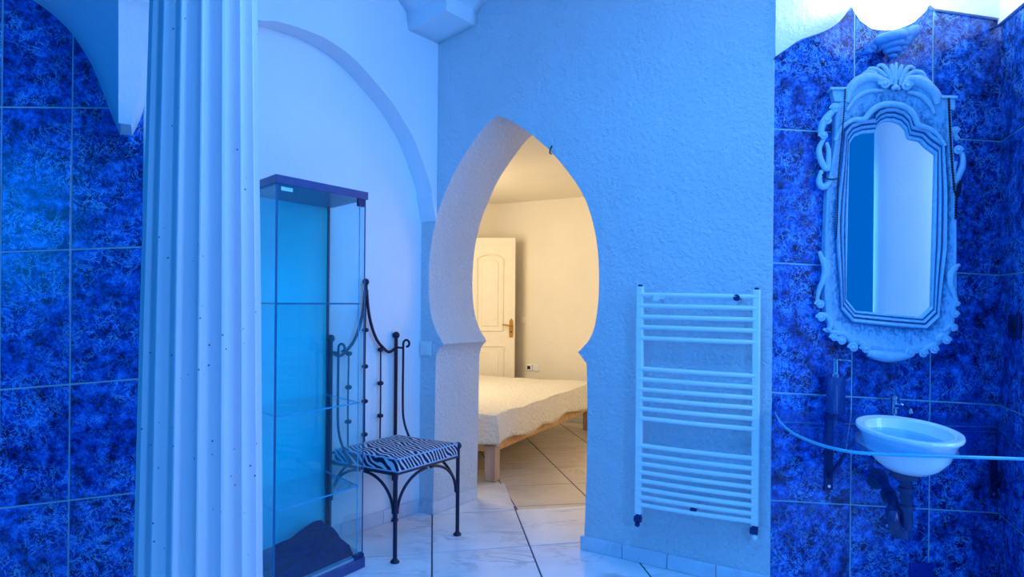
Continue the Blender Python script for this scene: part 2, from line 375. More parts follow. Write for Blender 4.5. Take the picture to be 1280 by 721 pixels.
# tiled walls --------------------------------------------------------------
def tiled(name, wall, us, zs, shear, thick=.1, umax=None, zmax=ZT):
    "grout-coloured wall with separate tiles: column edges us, row edges zs (at u = 0)"
    b = MB().prism([(us[0], -.0), (us[-1], 0), (us[-1], zmax), (us[0], zmax)], wall, -thick, 0).build(name, GROUT, kind='structure')
    g = .0034; meshes = {}
    for j in range(len(zs)-1):
        for i in range(len(us)-1):
            wd, ht = us[i+1]-us[i], zs[j+1]-zs[j]; key = (round(wd, 3), round(ht, 3))
            if key not in meshes:
                x0, x1 = -wd/2+g, wd/2-g; z0, z1 = -ht/2+g, ht/2-g; e = .002; q = []
                def pt(x, y, z): return (x, y, z+shear*x)
                vs = [pt(x0, 0, z0), pt(x1, 0, z0), pt(x1, 0, z1), pt(x0, 0, z1), pt(x0, .0025, z0), pt(x1, .0025, z0), pt(x1, .0025, z1), pt(x0, .0025, z1),
                      pt(x0+e, .004, z0+e), pt(x1-e, .004, z0+e), pt(x1-e, .004, z1-e), pt(x0+e, .004, z1-e)]
                fs = [(0, 1, 5, 4), (1, 2, 6, 5), (2, 3, 7, 6), (3, 0, 4, 7), (4, 5, 9, 8), (5, 6, 10, 9), (6, 7, 11, 10), (7, 4, 8, 11), (8, 9, 10, 11), (3, 2, 1, 0)]
                me = bpy.data.meshes.new('tile'); me.from_pydata(vs, [], fs); bm = bmesh.new(); bm.from_mesh(me); bmesh.ops.recalc_face_normals(bm, faces=bm.faces)
                bm.to_mesh(me); bm.free(); me.materials.append(TILE); meshes[key] = me
            o = bpy.data.objects.new('tile', meshes[key]); COL.objects.link(o); o.parent = b
            uc = (us[i]+us[i+1])/2; zc = (zs[j]+zs[j+1])/2+shear*uc
            R = wall.mat().copy(); p = wall.P(uc, zc, .0008)-Vector(b['_o'])
            o.matrix_local = Matrix.Translation(p) @ R
    return b
# mapping: wall.mat() sends local x to U, local y to N, z up
a0 = WR.px(1065.5, 343)[0]; a1 = WR.px(1163.5, 343)[0]
SR = -.047
zr = [WR.px(966, y)[1] for y in (161, 328, 490, 625)]
zrow = [zr[3]-.56, zr[3], zr[2], zr[1], zr[0], zr[0]+.6, zr[0]+1.2]
tiled('wall_right_back', WR, [0, a0, a1, kx], zrow, SR)
zk = [z+SR*kx for z in zrow]
tiled('wall_right', WS, [0, .34, .64], [zk[0], zk[1], zk[2], zk[3], zk[4], zk[5]], -.0)
zl = [WT.px(1, y)[1] for y in (134, 315, 487, 635)]
ul = [0]+[WT.px(x, 340)[0] for x in (89, 1)]; dw = ul[2]-ul[1]; ul = ul+[ul[-1]+dw, ul[-1]+2*dw]
SL = -(.068)
zl0 = [z-SL*ul[2] for z in zl]
tiled('wall_left', WT, ul, [zl0[3]-.56, zl0[3], zl0[2], zl0[1], zl0[0], zl0[0]+.6], SL)

# plaster over the right tiles, with its ogee edge
top = [(966, 76), (972, 69), (985, 60), (1000, 50), (1020, 43), (1035, 37), (1048, 28), (1058, 16), (1066, 3)]
pr = spl2([WR.px(x, y, .02) for x, y in top], 4)
pr2 = [WR.px(1100, -4, .02), WR.px(1150, -2, .02), WR.px(1168, 11, .02), WR.px(1210, 17.5, .02), (kx+.0, WR.px(1253, 24.5, .02)[1])]
poly = [(-.0, pr[0][1]+.05), (.004, pr[0][1]+.012)]+pr[1:]+pr2+[(kx, ZT), (-.0, ZT)]
ovl = MB().prism(poly, WR, .002, .024).build('trim_1', PL, kind='structure', bevel=.004)
sz = WS.px(1280, 3, .02); s0 = WS.px(1254.5, 24.5, .02)
sl = (sz[1]-s0[1])/(sz[0]-s0[0])
MB().prism([(0, s0[1]-sl*s0[0]), (.65, s0[1]-sl*s0[0]+sl*.65), (.65, ZT), (0, ZT)], WS, .002, .02).build('trim_2', PL, kind='structure')

we_ = WS.P(.65, 0, 0); WQ = Wall((we_.x, we_.y), (1, 0), (0, -1))
MB().prism([(0, 0), (3.0, 0), (3.0, ZT), (0, ZT)], WQ, -.1, 0).build('wall_right_front', PL, kind='structure')

# ------------------------------------------------------------------ floors
def tile_field(name, mat, base_mat, O, U, V, i0, i1, j0, j1, clip, sx, sy, z=0.0):
    O = Vector(O); U = Vector(U).normalized(); V = Vector(V).normalized()
    fl = base_mat
    me = bpy.data.meshes.new('floor_tile'); g = .0042; e = .002
    c = [(-.5*sx+g, -.5*sy+g), (.5*sx-g, -.5*sy+g), (.5*sx-g, .5*sy-g), (-.5*sx+g, .5*sy-g)]
    c2 = [(-.5*sx+g+e, -.5*sy+g+e), (.5*sx-g-e, -.5*sy+g+e), (.5*sx-g-e, .5*sy-g-e), (-.5*sx+g+e, .5*sy-g-e)]
    def q(p, h): v = U*p[0]+V*p[1]; return (v.x, v.y, h)
    vs = [q(p, -.012) for p in c]+[q(p, -.001) for p in c]+[q(p, 0) for p in c2]
    fs = [(0, 1, 5, 4), (1, 2, 6, 5), (2, 3, 7, 6), (3, 0, 4, 7), (4, 5, 9, 8), (5, 6, 10, 9), (6, 7, 11, 10), (7, 4, 8, 11), (8, 9, 10, 11), (3, 2, 1, 0)]
    me.from_pydata(vs, [], fs); bm = bmesh.new(); bm.from_mesh(me); bmesh.ops.recalc_face_normals(bm, faces=bm.faces); bm.to_mesh(me); bm.free(); me.materials.append(mat)
    for i in range(i0, i1):
        for j in range(j0, j1):
            p = O+U*(i+.5)*sx+V*(j+.5)*sy
            if not clip(p): continue
            o = bpy.data.objects.new('tile', me); COL.objects.link(o); o.parent = fl; o.location = Vector((p.x, p.y, z))-Vector(fl['_o'])
floor = MB().box((-5, -3, -.15), (5, 9.5, -.0035)).build('floor', GROUTF, kind='structure', smooth=0)
def vdist(p): return (Vector((p.x, p.y, 0))-C0).dot(-NB)          # depth behind the arch wall face
A1, A2 = F(636, 617), F(676.6, 720.6); Bp = F(540, 665)
Vd = (A1-A2).normalized(); Cc = F(640, 683.5); Cd = (F(662, 682)-F(480, 692)).normalized()
Ud = (Cd+Vector((.97, .27, 0)).normalized()).normalized()
# corner where joint A crosses joint C
Ox = F(662, 682)
D1 = F(641, 637.2)
syy = abs((D1-Ox).dot(Vector((-Ud.y, Ud.x, 0))))/abs(Vd.dot(Vector((-Ud.y, Ud.x, 0))))
nv = Vector((Vd.y, -Vd.x, 0)); sxx = abs((Bp-Ox).dot(nv))/abs(Ud.dot(nv))
VT = T*.80
tile_field('t', FLM, floor, Ox, Ud, Vd, -7, 8, -6, 3, lambda p: -3.6 < vdist(p) < VT+.12, sxx, syy)
# bedroom tiles lie diagonally and a hair lower
B1, B2 = F(664, 552.8), F(716, 603.7)
Vb = (B1-B2).normalized(); Ub = Vector((-Vb.y, Vb.x, 0))
tile_field('t', FLB, floor, B2, -Ub, Vb, -9, 9, -7, 12, lambda p: vdist(p) > VT-.18, .5, .5, -.0018)

# ------------------------------------------------------------------ skirtings
def skirting(name, wall, u0, u1, n, h=.07, off=0.0, th=.014, parent=None):
    b = parent or MB().prism([(u0, 0), (u1, 0), (u1, h-.006), (u0, h-.006)], wall, off-.001, off+.004).build(name, GROUTF, kind='structure', smooth=0)
    for i in range(n):
        a = u0+(u1-u0)*i/n; c = u0+(u1-u0)*(i+1)/n; g = .0015
        MB().prism([(a+g, .001), (c-g, .001), (c-g, h), (a+g, h)], wall, off, off+th).build('skirting_tile', SKM, b, bevel=.002, smooth=0)
    return b
skirting('baseboard_left', WN, .0, 1.55, 5, .075)
uj0 = ARCH[0][0]; uj1 = ARCH[-1][0]
skirting('baseboard_pier', WB, .0, uj0+.012, 1)
skirting('baseboard_back', WB, uj1-.014, uE, 4)
WJ = Wall(WB.P(uj0, 0), -NB, UB)
skirting('baseboard_jamb', WJ, -.012, T-.01, 1, .072)

# ------------------------------------------------------------------ vaulted ceiling over the bathroom
zc = WB.px(540, 58)[1]
b0, a0_ = .26, .30
z600 = WB.px(600, 28)[1]; u600 = WB.px(600, 28)[0]-WB.px(540, 58)[0]; KZ = (z600-zc)/u600
def hh(s): return 0 if s <= 0 else (.055+.30*sqrt(s) if s > .012 else .055*s/.012)
sa = [0, .1, .2, .27, .30, .304, .308, .314, .33, .36, .40, .46, .54, .64, .78, .95, 1.2, 1.6, 2.2, 3.0, 4.0]
sb_ = [-.0, .06, .13, .2, .26, .264, .268, .274, .285, .30, .325, .35, .38, .42, .46, .5, .7, 1.0, 1.5, 2.2, 3.2, 4.4]
mb = MB(); nb = len(sb_)
vs = []
for sa_ in sa:
    for s2 in sb_:
        ramp_ = max(hh(s2-b0), hh(sa_-a0_)*.8)
        p = WB.P(0, 0)+UB*(sa_+.10)+NB*s2
        vs.append((p.x, p.y, zc+KZ*min(sa_, 1.2)+ramp_))
fs = [(i*nb+j, i*nb+j+1, (i+1)*nb+j+1, (i+1)*nb+j) for i in range(len(sa)-1) for j in range(nb-1)]
mb.add(vs, fs)
ce = mb.build('ceiling', PLV, kind='structure', smooth=30)
md = ce.modifiers.new('thick', 'SOLIDIFY'); md.thickness = .05; md.offset = -1 if ce.data.polygons[0].normal.z < 0 else 1

# groin springer hanging in front of the left tiles
def springer():
    mb = MB(); rows = []
    L0 = [(150.5, 169), (137, 138), (125, 106), (110, 73), (88, 40), (62, 15), (42, 1)]
    Fl = [(150.5, 155), (141, 125), (131, 92), (116, 58), (103, 35), (88, 14), (72, 0)]
    R0 = [(165, 169), (171, 158), (177, 144), (183, 128), (190, 110), (198, 90), (212, 60)]
    for k in range(len(L0)):
        yb = L0[k][1]; yf = Fl[k][1]
        bl = WT.px(*L0[k], .008); fl = WT.px(*Fl[k], .10+.012*k)
        z = fl[1]
        rk = WT.px(148, yf, .115+.05*k**.9)
        fr = WT.px(R0[k][0]-1, yf, .10+.008*k); br = WT.px(R0[k][0], R0[k][1], .008)
        rows.append([WT.P(bl[0], bl[1], -.01), WT.P(bl[0], bl[1], .008), WT.P(fl[0], z, .10+.012*k), WT.P(rk[0], z, .115+.05*k**.9), WT.P(fr[0], z, .10+.008*k), WT.P(br[0], br[1], .008), WT.P(br[0], br[1], -.01)])
    last = rows[-1]; rows.append([p+Vector((0, 0, .9))+WT.U*(.35 if i < 3 else (-.15 if i > 3 else 0)) for i, p in enumerate(last)])
    rows2 = []
    for i in range(len(rows)-1): pass
    cols = [spline([r[c] for r in rows[:-1]], 4)+[rows[-1][c]] for c in range(7)]
    n = len(cols[0]); vs = [cols[c][k] for k in range(n) for c in range(7)]
    fs = [(k*7+c, k*7+c+1, (k+1)*7+c+1, (k+1)*7+c) for k in range(n-1) for c in range(6)]+[(6, 5, 4, 3, 2, 1, 0)]
    fs.append(tuple((n-1)*7+c for c in range(7)))
    mb.add(vs, fs)
    return mb.build('trim_3', PLV, kind='structure', smooth=28)
springer()

# ------------------------------------------------------------------ fluted column
cp = D(253, 380, 1.9)
col = empty('fluted_column', (cp.x, cp.y, 0), 'tall fluted white plaster column standing in front of the blue tiled wall', 'column')
def fl_ring(R, dep, n=256, nf=17):
    out = []
    for k in range(n):
        a = 2*pi*k/n; t = ((a*nf/(2*pi)+.35) % 1.0)
        if t < .16: d = 0
        else:
            s = (t-.16)/.84; d = dep*sqrt(max(0, 1-(2*s-1)**2))
        out.append((a, R-d))
    return out
mb = MB(); levels = [(0.42, .158), (.7, .1545), (1.27, .146), (1.8, .1355), (2.3, .126), (2.62, .122)]
vs = []; n = 256
for i, (z, R) in enumerate(levels):
    for a, r in fl_ring(R, .026): vs.append((cp.x+r*cos(a), cp.y+r*sin(a), z))
fs = [(i*n+k, i*n+(k+1) % n, (i+1)*n+(k+1) % n, (i+1)*n+k) for i in range(len(levels)-1) for k in range(n)]
mb.add(vs, fs); mb.build('shaft', COLM, col, smooth=25)
MB().box((cp.x-.22, cp.y-.22, 0), (cp.x+.22, cp.y+.22, .12)).build('plinth', COLM, col, bevel=.01)
MB().lathe([(.21, .12), (.215, .15), (.205, .19), (.18, .2), (.175, .26), (.19, .28), (.19, .33), (.17, .36), (.16, .42)], (cp.x, cp.y, 0), 48).build('base', COLM, col)
MB().lathe([(.125, 2.62), (.15, 2.64), (.15, 2.68), (.13, 2.7), (.14, 2.85), (.2, 3.0), (.22, 3.05)], (cp.x, cp.y, 0), 48).build('capital', COLM, col)

# ------------------------------------------------------------------ glass display cabinet
kr = F(455.5, 709.5); kn = F(347, 0+756); 
rt = kr; zt = H+(ray(459.5, 240).z)*rt.y
near = Vector((-.972, 2.962, 0)); rtv = Vector((-.700, 3.43, 0))
fd = (rtv-near); fw = fd.length; fd.normalize(); sd = Vector((-.62, .785, 0)).normalized(); sw = .42
cab = empty('display_cabinet', (near+fd*fw/2+sd*sw/2).to_tuple(), 'tall narrow glass display cabinet with dark top board between column and iron chair', 'cabinet')
def Q(a, b, z): return near+fd*a+sd*b+Vector((0, 0, z))      # a along the door face, b away from it
def slab(a0, a1, b0, b1, z0, z1, m=None):
    return (m or MB()).quadbox([Q(a0, b0, z0), Q(a1, b0, z0), Q(a1, b1, z0), Q(a0, b1, z0), Q(a0, b0, z1), Q(a1, b0, z1), Q(a1, b1, z1), Q(a0, b1, z1)])
ztop = 1.785
slab(-.01, fw+.01, -.01, sw, ztop-.036, ztop).build('top_board', CABW, cab, bevel=.002)
slab(-.01, fw+.01, -.01, sw, .0, .05).build('bottom_board', CABW, cab, bevel=.003)
slab(-.005, fw, .0, sw-.005, .05, .062).build('base_plate', simple('pale_base_plate', (.25, .4, .5), .3), cab)
t = .005
slab(.012, fw-.002, .0, t, .064, ztop-.04).build('glass_door', GLASS, cab, smooth=0)
slab(0, t, .012, sw-.02, .064, ztop-.037).build('side_pane', GLASS, cab, smooth=0)
slab(fw-t, fw, .02, sw-.02, .064, ztop-.037).build('side_pane', GLASS, cab, smooth=0)
slab(.01, fw-.01, sw-.012, sw-.007, .064, ztop-.037).build('back_pane', GLASSD, cab, smooth=0, label='tinted back pane')
mb = slab(fw-.016, fw-.003, sw-.022, sw-.006, .05, ztop-.036); mb.build('corner_post', DMETAL, cab, bevel=.001)
slab(.003, .016, sw-.022, sw-.006, .05, ztop-.036).build('corner_post', DMETAL, cab, bevel=.001)
slab(-.001, .007, -.001, .009, .05, ztop-.036).build('corner_profile', GEDGE, cab)
slab(fw-.006, fw-.001, -.001, .006, .055, ztop-.036).build('corner_profile', GEDGE, cab)
slab(fw-.043, fw-.040, -.0015, .004, .06, ztop-.06).build('corner_profile', SHELFE, cab)
slab(fw-.055, fw-.012, -.006, .012, ztop-.072, ztop-.036).build('hinge', DMETAL, cab, bevel=.001)
slab(fw-.06, fw-.0, -.012, .02, .05, .07).build('hinge', DMETAL, cab, bevel=.001)
slab(.022, .085, -.0025, -.0012, ztop-.062, ztop-.046).build('maker_sticker', simple('pale_sticker', (.35, .75, .8), .5), cab)
for y in (378.5, 521, 641):
    z = H+ray(347, y).z*2.962
    s_ = slab(.014, fw-.03, .012, sw-.03, z-.006, z).build('shelf', GLASS, cab, smooth=0)
    mb = MB(); slab(.013, fw-.028, .008, .012, z-.0062, z+.0002, mb); slab(.009, .0138, .010, sw-.03, z-.0062, z+.0002, mb)
    slab(fw-.03, fw-.027, .010, sw-.03, z-.0062, z+.0002, mb)
    mb.build('shelf_edge', GEDGE if y < 400 else SHELFE, s_, smooth=0)
# folded towel on the cabinet floor
mb = MB(); nx, ny = 34, 26; vs = []; 
for s in (1, 0):
    for i in range(nx+1):
        for j in range(ny+1):
            a, b = i/nx, j/ny
            A_ = .035+a*(fw-.085); B_ = .03+b*(sw-.085)
            edge = min(1, min(a, 1-a, b, 1-b)*9); edge = sqrt(max(0, 1-(1-edge)**2))
            hgt = .045+.05*a*(1-a)*2+.10*max(0, a-.35)*(b*.9+.2)+.028*noise.noise(Vector((a*3, b*3, 1)))+.01*noise.noise(Vector((a*9, b*9, 3)))
            p = Q(A_, B_, .063+(hgt*(.25+.75*edge) if s else 0)); vs.append(p)
k = (nx+1)*(ny+1); fs = []
for s in (0, 1):
    for i in range(nx):
        for j in range(ny):
            q = (i*(ny+1)+j, (i+1)*(ny+1)+j, (i+1)*(ny+1)+j+1, i*(ny+1)+j+1); fs.append(tuple(x+s*k for x in q))
rim = [i*(ny+1) for i in range(nx+1)]+[nx*(ny+1)+j for j in range(1, ny+1)]+[i*(ny+1)+ny for i in range(nx-1, -1, -1)]+[j for j in range(ny-1, 0, -1)]
for i in range(len(rim)):
    j = (i+1) % len(rim); fs.append((rim[i], rim[j], rim[j]+k, rim[i]+k))
mb.add(vs, fs); mb.build('folded_towel', TOWEL, label='dark navy towel folded on the floor of the glass cabinet', cat='towel', smooth=60)

# ------------------------------------------------------------------ wrought iron chair
FL, FR, RR = F(493.6, 703), F(571.6, 668.5), F(505.6, 646)
X = (FR-FL); cwid = X.length; X.normalize(); Y = Vector((-X.y, X.x, 0)); cdep = (RR-FR).dot(Y)
ch = empty('iron_chair', FL.to_tuple(), 'dark wrought iron chair with tall pointed back and beaded rods beside the arch', 'chair', rot=atan2(X.y, X.x), local=True)
cmat = Matrix.Translation(FL) @ Matrix.Rotation(atan2(X.y, X.x), 4, 'Z'); cinv = cmat.inverted()
def zc_(px_, py_, x, y):
    p = cmat @ Vector((x, y, 0)); return H+ray(px_, py_).z*p.y
W_, Dp = cwid, cdep; hs = .435; r0 = .0105
def foot(x, y): return MB().lathe([(.022, 0), (.023, .006), (.014, .016), (.0105, .022)], (x, y, 0), 12)
mb = MB().tube([(0, 0, .01), (0, 0, hs)], r0, 10); o = mb.build('leg', IRON, ch); foot(0, 0).build('foot', IRON, o)
mb = MB().tube([(W_, 0, .01), (W_, 0, hs+.035)], r0, 10).ball((W_, 0, hs+.05), .02); o = mb.build('leg', IRON, ch); foot(W_, 0).build('foot', IRON, o)
zb = zc_(504, 420, W_, Dp)
for x in (0, W_):
    mb = MB().tube([(x, Dp, .01), (x, Dp, zb)], r0, 10); o = mb.build('back_post', IRON, ch); foot(x, Dp).build('foot', IRON, o)
    MB().ball((x, Dp, zb+.005), .021, 14).build('finial', IRON, o)
mb = MB()
for a, b in (((0, 0), (W_, 0)), ((W_, 0), (W_, Dp)), ((W_, Dp), (0, Dp)), ((0, Dp), (0, 0)), ((W_/3, 0), (W_/3, Dp)), ((2*W_/3, 0), (2*W_/3, Dp))):
    mb.tube([(a[0], a[1], hs-.008), (b[0], b[1], hs-.008)], .008, 8)
mb.build('seat_frame', IRON, ch)
def arcb(p, q):   # quarter arc from a leg up to the frame
    p, q = Vector(p), Vector(q); pts = []
    for i in range(13):
        a = pi/2*i/12; pts.append(Vector((p.x+(q.x-p.x)*(1-cos(a)), p.y+(q.y-p.y)*(1-cos(a)), p.z+(q.z-p.z)*sin(a))))
    return pts
cr_ = [(0, 0), (W_, 0), (W_, Dp), (0, Dp)]
for i in range(4):
    a, b = cr_[i], cr_[(i+1) % 4]; mid = ((a[0]+b[0])/2, (a[1]+b[1])/2)
    for e in (a, b):
        dx, dy = mid[0]-e[0], mid[1]-e[1]; l = sqrt(dx*dx+dy*dy); off = .014
        MB().tube(arcb((e[0]+dx/l*off, e[1]+dy/l*off, .235), (mid[0]-dx*.06, mid[1]-dy*.06, hs-.02)), .0075, 8).build('arched_brace', IRON, ch)
zpk = zc_(465.5, 362, W_/2, Dp); zend = zc_(504, 434, W_, Dp)
for s in (-1, 1):
    pts = []
    for i in range(25):
        t_ = i/24; x = W_/2+s*(.004+(W_/2+.012)*(1-sqrt(max(0, 1-t_**2.0)))**1.0)
        pts.append((x, Dp-.004, 0))
    prof = [(.006, zpk), (.012, zpk-.06), (.024, zpk-.13), (.05, zpk-.21), (.09, zpk-.28), (.14, zpk-.325), (.19, zpk-.352), (W_/2+.004, zend)]
    pts = [Vector((W_/2+s*a, Dp-.002, z)) for a, z in prof]
    MB().tube(spline(pts, 5), .0085, 8).build('ogee_bar', IRON, ch)
ztip = zc_(465.5, 355, W_/2, Dp)
MB().tube([(W_/2, Dp, zpk-.03), (W_/2, Dp, ztip)], .011, 10).ball((W_/2, Dp, ztip+.012), .019, 14).build('finial', IRON, ch)
def rod(x, ztop_, beads):
    o = MB().tube([(x, Dp, hs), (x+.004*sin(x*40), Dp, (hs+ztop_)/2), (x, Dp, ztop_)], .0045, 6).build('back_rod', IRON, ch)
    for z in beads:
        MB().ball((x, Dp, z), .019, 12, (1, 1, .68)).build('bead', IRON, o)
rod(W_/2, zpk-.05, [zc_(467, y, W_/2, Dp) for y in (412.5, 458, 501.5, 543)])
rod(W_*.745, zpk-.335, [zc_(486, y, W_*.745, Dp) for y in (437, 479, 519.5)])
rod(W_*.255, zpk-.335, [zc_(449, y, W_*.255, Dp) for y in (442, 484, 527)])
MB().tube([(0, Dp, hs+.04), (W_, Dp, hs+.04)], .006, 8).build('lower_back_bar', IRON, ch)
for x in (0, W_):
    yb = Dp-.055
    pts = [(x, yb-.10, hs-.005), (x, yb-.05, hs+.06), (x, yb-.012, hs+.14), (x, yb, hs+.24), (x, yb, zend-.05)]
    cx_, cz_ = yb-.026, zend+.022
    for i in range(15):
        a = pi*.08-i*.36; rr = .027-.0009*i
        pts.append((x, cx_+rr*cos(-a), cz_+rr*sin(-a)))
    MB().tube(spline(pts, 3), .0065, 8).build('scroll_bar', IRON, ch)
    MB().tube([(x, Dp, zend), (x, yb, zend-.002)], .006, 8).build('scroll_link', IRON, ch)

# zebra cushion (its own thing, lies on the seat frame)
def cushion():
    mb = MB(); n = 20; vs = []; th = .062; x0, x1, y0, y1 = .006, W_-.016, -.008, Dp-.03
    def pos(i, j):
        return x0+(x1-x0)*i/n, y0+(y1-y0)*j/n
    for s in (1, 0):
        for i in range(n+1):
            for j in range(n+1):
                x, y = pos(i, j); c = (1-(2*i/n-1)**4)*(1-(2*j/n-1)**4)
                vs.append((x, y, th+.012*c if s else 0))
    k = (n+1)**2; fs = []
    for s in (0, 1):
        for i in range(n):
            for j in range(n):
                q = (i*(n+1)+j, (i+1)*(n+1)+j, (i+1)*(n+1)+j+1, i*(n+1)+j+1); fs.append(tuple(z+s*k for z in q))
    rim = [i*(n+1) for i in range(n+1)]+[n*(n+1)+j for j in range(1, n+1)]+[i*(n+1)+n for i in range(n-1, -1, -1)]+[j for j in range(n-1, 0, -1)]
    for i in range(len(rim)):
        j = (i+1) % len(rim); fs.append((rim[i], rim[j], rim[j]+k, rim[i]+k))
    mb.add(vs, fs)
    base = cmat @ Vector((0, 0, hs+.002))
    cu = empty('seat_cushion', base.to_tuple(), 'zebra striped box cushion with pale piping lying on the iron chair seat', 'cushion', rot=atan2(X.y, X.x), local=True)
    mb.build('cover', ZEB, cu, smooth=50)
    for z in (.001, th):
        MB().tube([(x0, y0, z), (x1, y0, z), (x1, y1, z), (x0, y1, z), (x0, y0, z)], .0034, 6).build('piping', PIPING, cu)
cushion()

# ------------------------------------------------------------------ light switch near the corner, hook on the arch
u, z = WB.px(534, 435.5); 
sw_ = empty('wall_switch', WB.P(u, z-.045).to_tuple(), 'white wall switch at the corner left of the arch, beside the chair', 'switch')
MB().prism([(u-.05, z-.043), (u+.034, z-.043), (u+.034, z+.043), (u-.05, z+.043)], WB, -.0, .010).build('plate', PLAST, sw_, bevel=.003)
MB().prism([(u-.032, z-.03), (u+.02, z-.03), (u+.02, z+.03), (u-.032, z+.03)], WB, .010, .015).build('rocker', PLAST, sw_, bevel=.002)
MB().tube([WB.pt(690, 182, .004), WB.pt(688, 186, .012), WB.pt(687, 191, .012), WB.pt(689.5, 192.5, .01)], .004, 6).build('small_hook', simple('rusty_hook', (.06, .03, .02), .6), label='tiny dark hook in the upper right edge of the arch', cat='hook')

# ------------------------------------------------------------------ towel radiator
ra = radians(5.0)
Ur = (UB*cos(ra)+NB*-sin(ra)*-1*0+Vector((0, 0, 0)))
ang = atan2(UB.y, UB.x)+radians(4.5); Ur = Vector((cos(ang), sin(ang), 0)); Nr = Vector((Ur.y, -Ur.x, 0))
pr_ = WB.P(*[WB.px(945, 500, .05)[0], 0], .05); WRD = Wall(pr_, -Ur, Nr)     # origin at right post, u to the left
rad = empty('towel_radiator', (WRD.P(.25, .1)).to_tuple(), 'white ladder towel radiator with twenty bars on the rough wall right of the arch', 'radiator')
uL = WRD.px(799.5, 500)[0]; tl = .022
zl_t, zl_b = WRD.px(799, 358)[1], WRD.px(797, 642)[1]
zr_t, zr_b = WRD.px(945, 362)[1], WRD.px(945, 657)[1]
for u, z0, z1 in ((uL, zl_b, zl_t), (0, zr_b, zr_t)):
    o = MB().prism([(u-.016, z0), (u+.016, z0), (u+.016, z1), (u-.016, z1)], WRD, -.014, .014).build('post', WHITEM, rad, bevel=.005, segs=3)
    MB().prism([(u-.010, z1), (u+.010, z1), (u+.008, z1+.009), (u-.006, z1+.009)], WRD, -.008, .008).build('end_cap', DMETAL, o)
    # valve
    p = WRD.P(u, z0-.018); v = MB().tube([WRD.P(u, z0+.002), WRD.P(u, z0-.03)], .014, 10)
    v.tube([WRD.P(u-.012, z0-.025), WRD.P(u+.020, z0-.025)], .015, 10); vo = v.build('valve', DMETAL, rad)
    MB().tube([WRD.P(u, z0-.028, -.045 if u > .1 else -.03), WRD.P(u, z0-.028, .0)], .008, 8).build('valve_pipe', METAL, vo)
    if u < .1: MB().ball(WRD.P(u, z0-.052, .0), .014, 12).build('drain_cap', WHITEM, vo)
    else: MB().ball(WRD.P(u+.006, z0-.05, 0), .013, 12).build('drain_cap', DMETAL, vo)
lefty = [367, 381, 395, 408, 422, 460, 473, 486, 498, 510, 522, 556.6, 568, 579, 589.5, 600, 610.7, 620.7, 631]
righty = [372, 386, 400, 413.5, 428, 470, 484, 497, 509.5, 523, 536, 572, 585, 596.5, 608.5, 620, 631, 641, 650]
for yl, yr in zip(lefty, righty):
    z0 = (WRD.px(804, yl)[1]+WRD.px(938, yr)[1])/2; za = .5*WRD.px(804, yl)[1]+.5*z0; zb_ = .5*WRD.px(938, yr)[1]+.5*z0
    pts = [WRD.P(uL*(1-t_), za+(zb_-za)*t_, .006+.012*sin(pi*t_)) for t_ in [i/8 for i in range(9)]]
    MB().tube(pts, .0105, 10).build('bar', WHITEM, rad)
for px_, py_ in ((822, 372), (922, 372), (868, 636)):
    u, z = WRD.px(px_, py_)
    dback = (WRD.P(u, 0)-C0).dot(NB)
    MB().tube([WRD.P(u, z, .01), WRD.P(u, z, -dback+.004)], .010, 10).tube([WRD.P(u, z, .014), WRD.P(u, z, .022)], .015, 12).build('wall_bracket', DMETAL if py_ > 600 or px_ > 900 else WHITEM, rad)

# ------------------------------------------------------------------ bedroom shell
BW = Wall(WB.P(0, 0, -T), UB, NB)
cb = D(624, 255, 8.2); zbc = cb.z
p2 = F(733, 528)
ub_ = (cb-C0).dot(UB); vb_ = (cb-C0).dot(-NB)
WBB = Wall(WB.P(0, 0, -vb_), UB, NB)
MB().prism([(ub_-.1, 0), (2.35, 0), (2.35, zbc+.1), (ub_-.1, zbc+.1)], WBB, -.1, 0).build('wall_bedroom_back', PLW, kind='structure')
UBL = Vector((-.95, -.30, 0)).normalized(); kb = WB.P(ub_, 0, -vb_); WBL = Wall(kb, UBL, (-UBL.y*-1, -UBL.x*-1*-1))
WBL.N = Vector((-UBL.y, UBL.x, 0)); WBL.N = -WBL.N if WBL.N.y > 0 else WBL.N
MB().prism([(-.1, 0), (3.2, 0), (3.2, zbc+.1), (-.1, zbc+.1)], WBL, -.1, 0).build('wall_bedroom_left', PLW, kind='structure')
WBR = Wall(WB.P(2.35, 0, -T), -NB, -UB)
MB().prism([(0, 0), (vb_-T, 0), (vb_-T, zbc+.1), (0, zbc+.1)], WBR, -.1, 0).build('wall_bedroom_right', PLW, kind='structure')
q = [WB.P(ub_-1.5, zbc, -T+.02), WB.P(2.45, zbc, -T+.02), WB.P(2.45, zbc, -vb_-.4), WB.P(ub_-1.5, zbc, -vb_-.4)]
lf = kb+UBL*3.1; WLC = Wall(WB.P(ub_+.35, 0, -T), (lf-WB.P(ub_+.35, 0, -T)), (1, 0)); WLC.N = Vector((WLC.U.y, -WLC.U.x, 0))
q = [WB.P(ub_-1.6, zbc, -T+.02), WB.P(2.45, zbc, -T+.02), WB.P(2.45, zbc, -vb_-.4), kb+UBL*3.3+Vector((0, .4, zbc))]
q = [WB.P(-2.7, zbc, -T+.02), WB.P(2.45, zbc, -T+.02), WB.P(2.45, zbc, -vb_-.4), WB.P(ub_-.3, zbc, -vb_-.9), kb+UBL*3.3+Vector((0, .4, zbc))]
q = [Vector((v.x, v.y, zbc)) for v in q]; nq = len(q)
MB().add(q+[p+Vector((0, 0, .1)) for p in q], [tuple(range(nq-1, -1, -1)), tuple(range(nq, 2*nq))]+[(i, (i+1) % nq, nq+(i+1) % nq, nq+i) for i in range(nq)]).build('ceiling_bedroom', PLW, kind='structure')
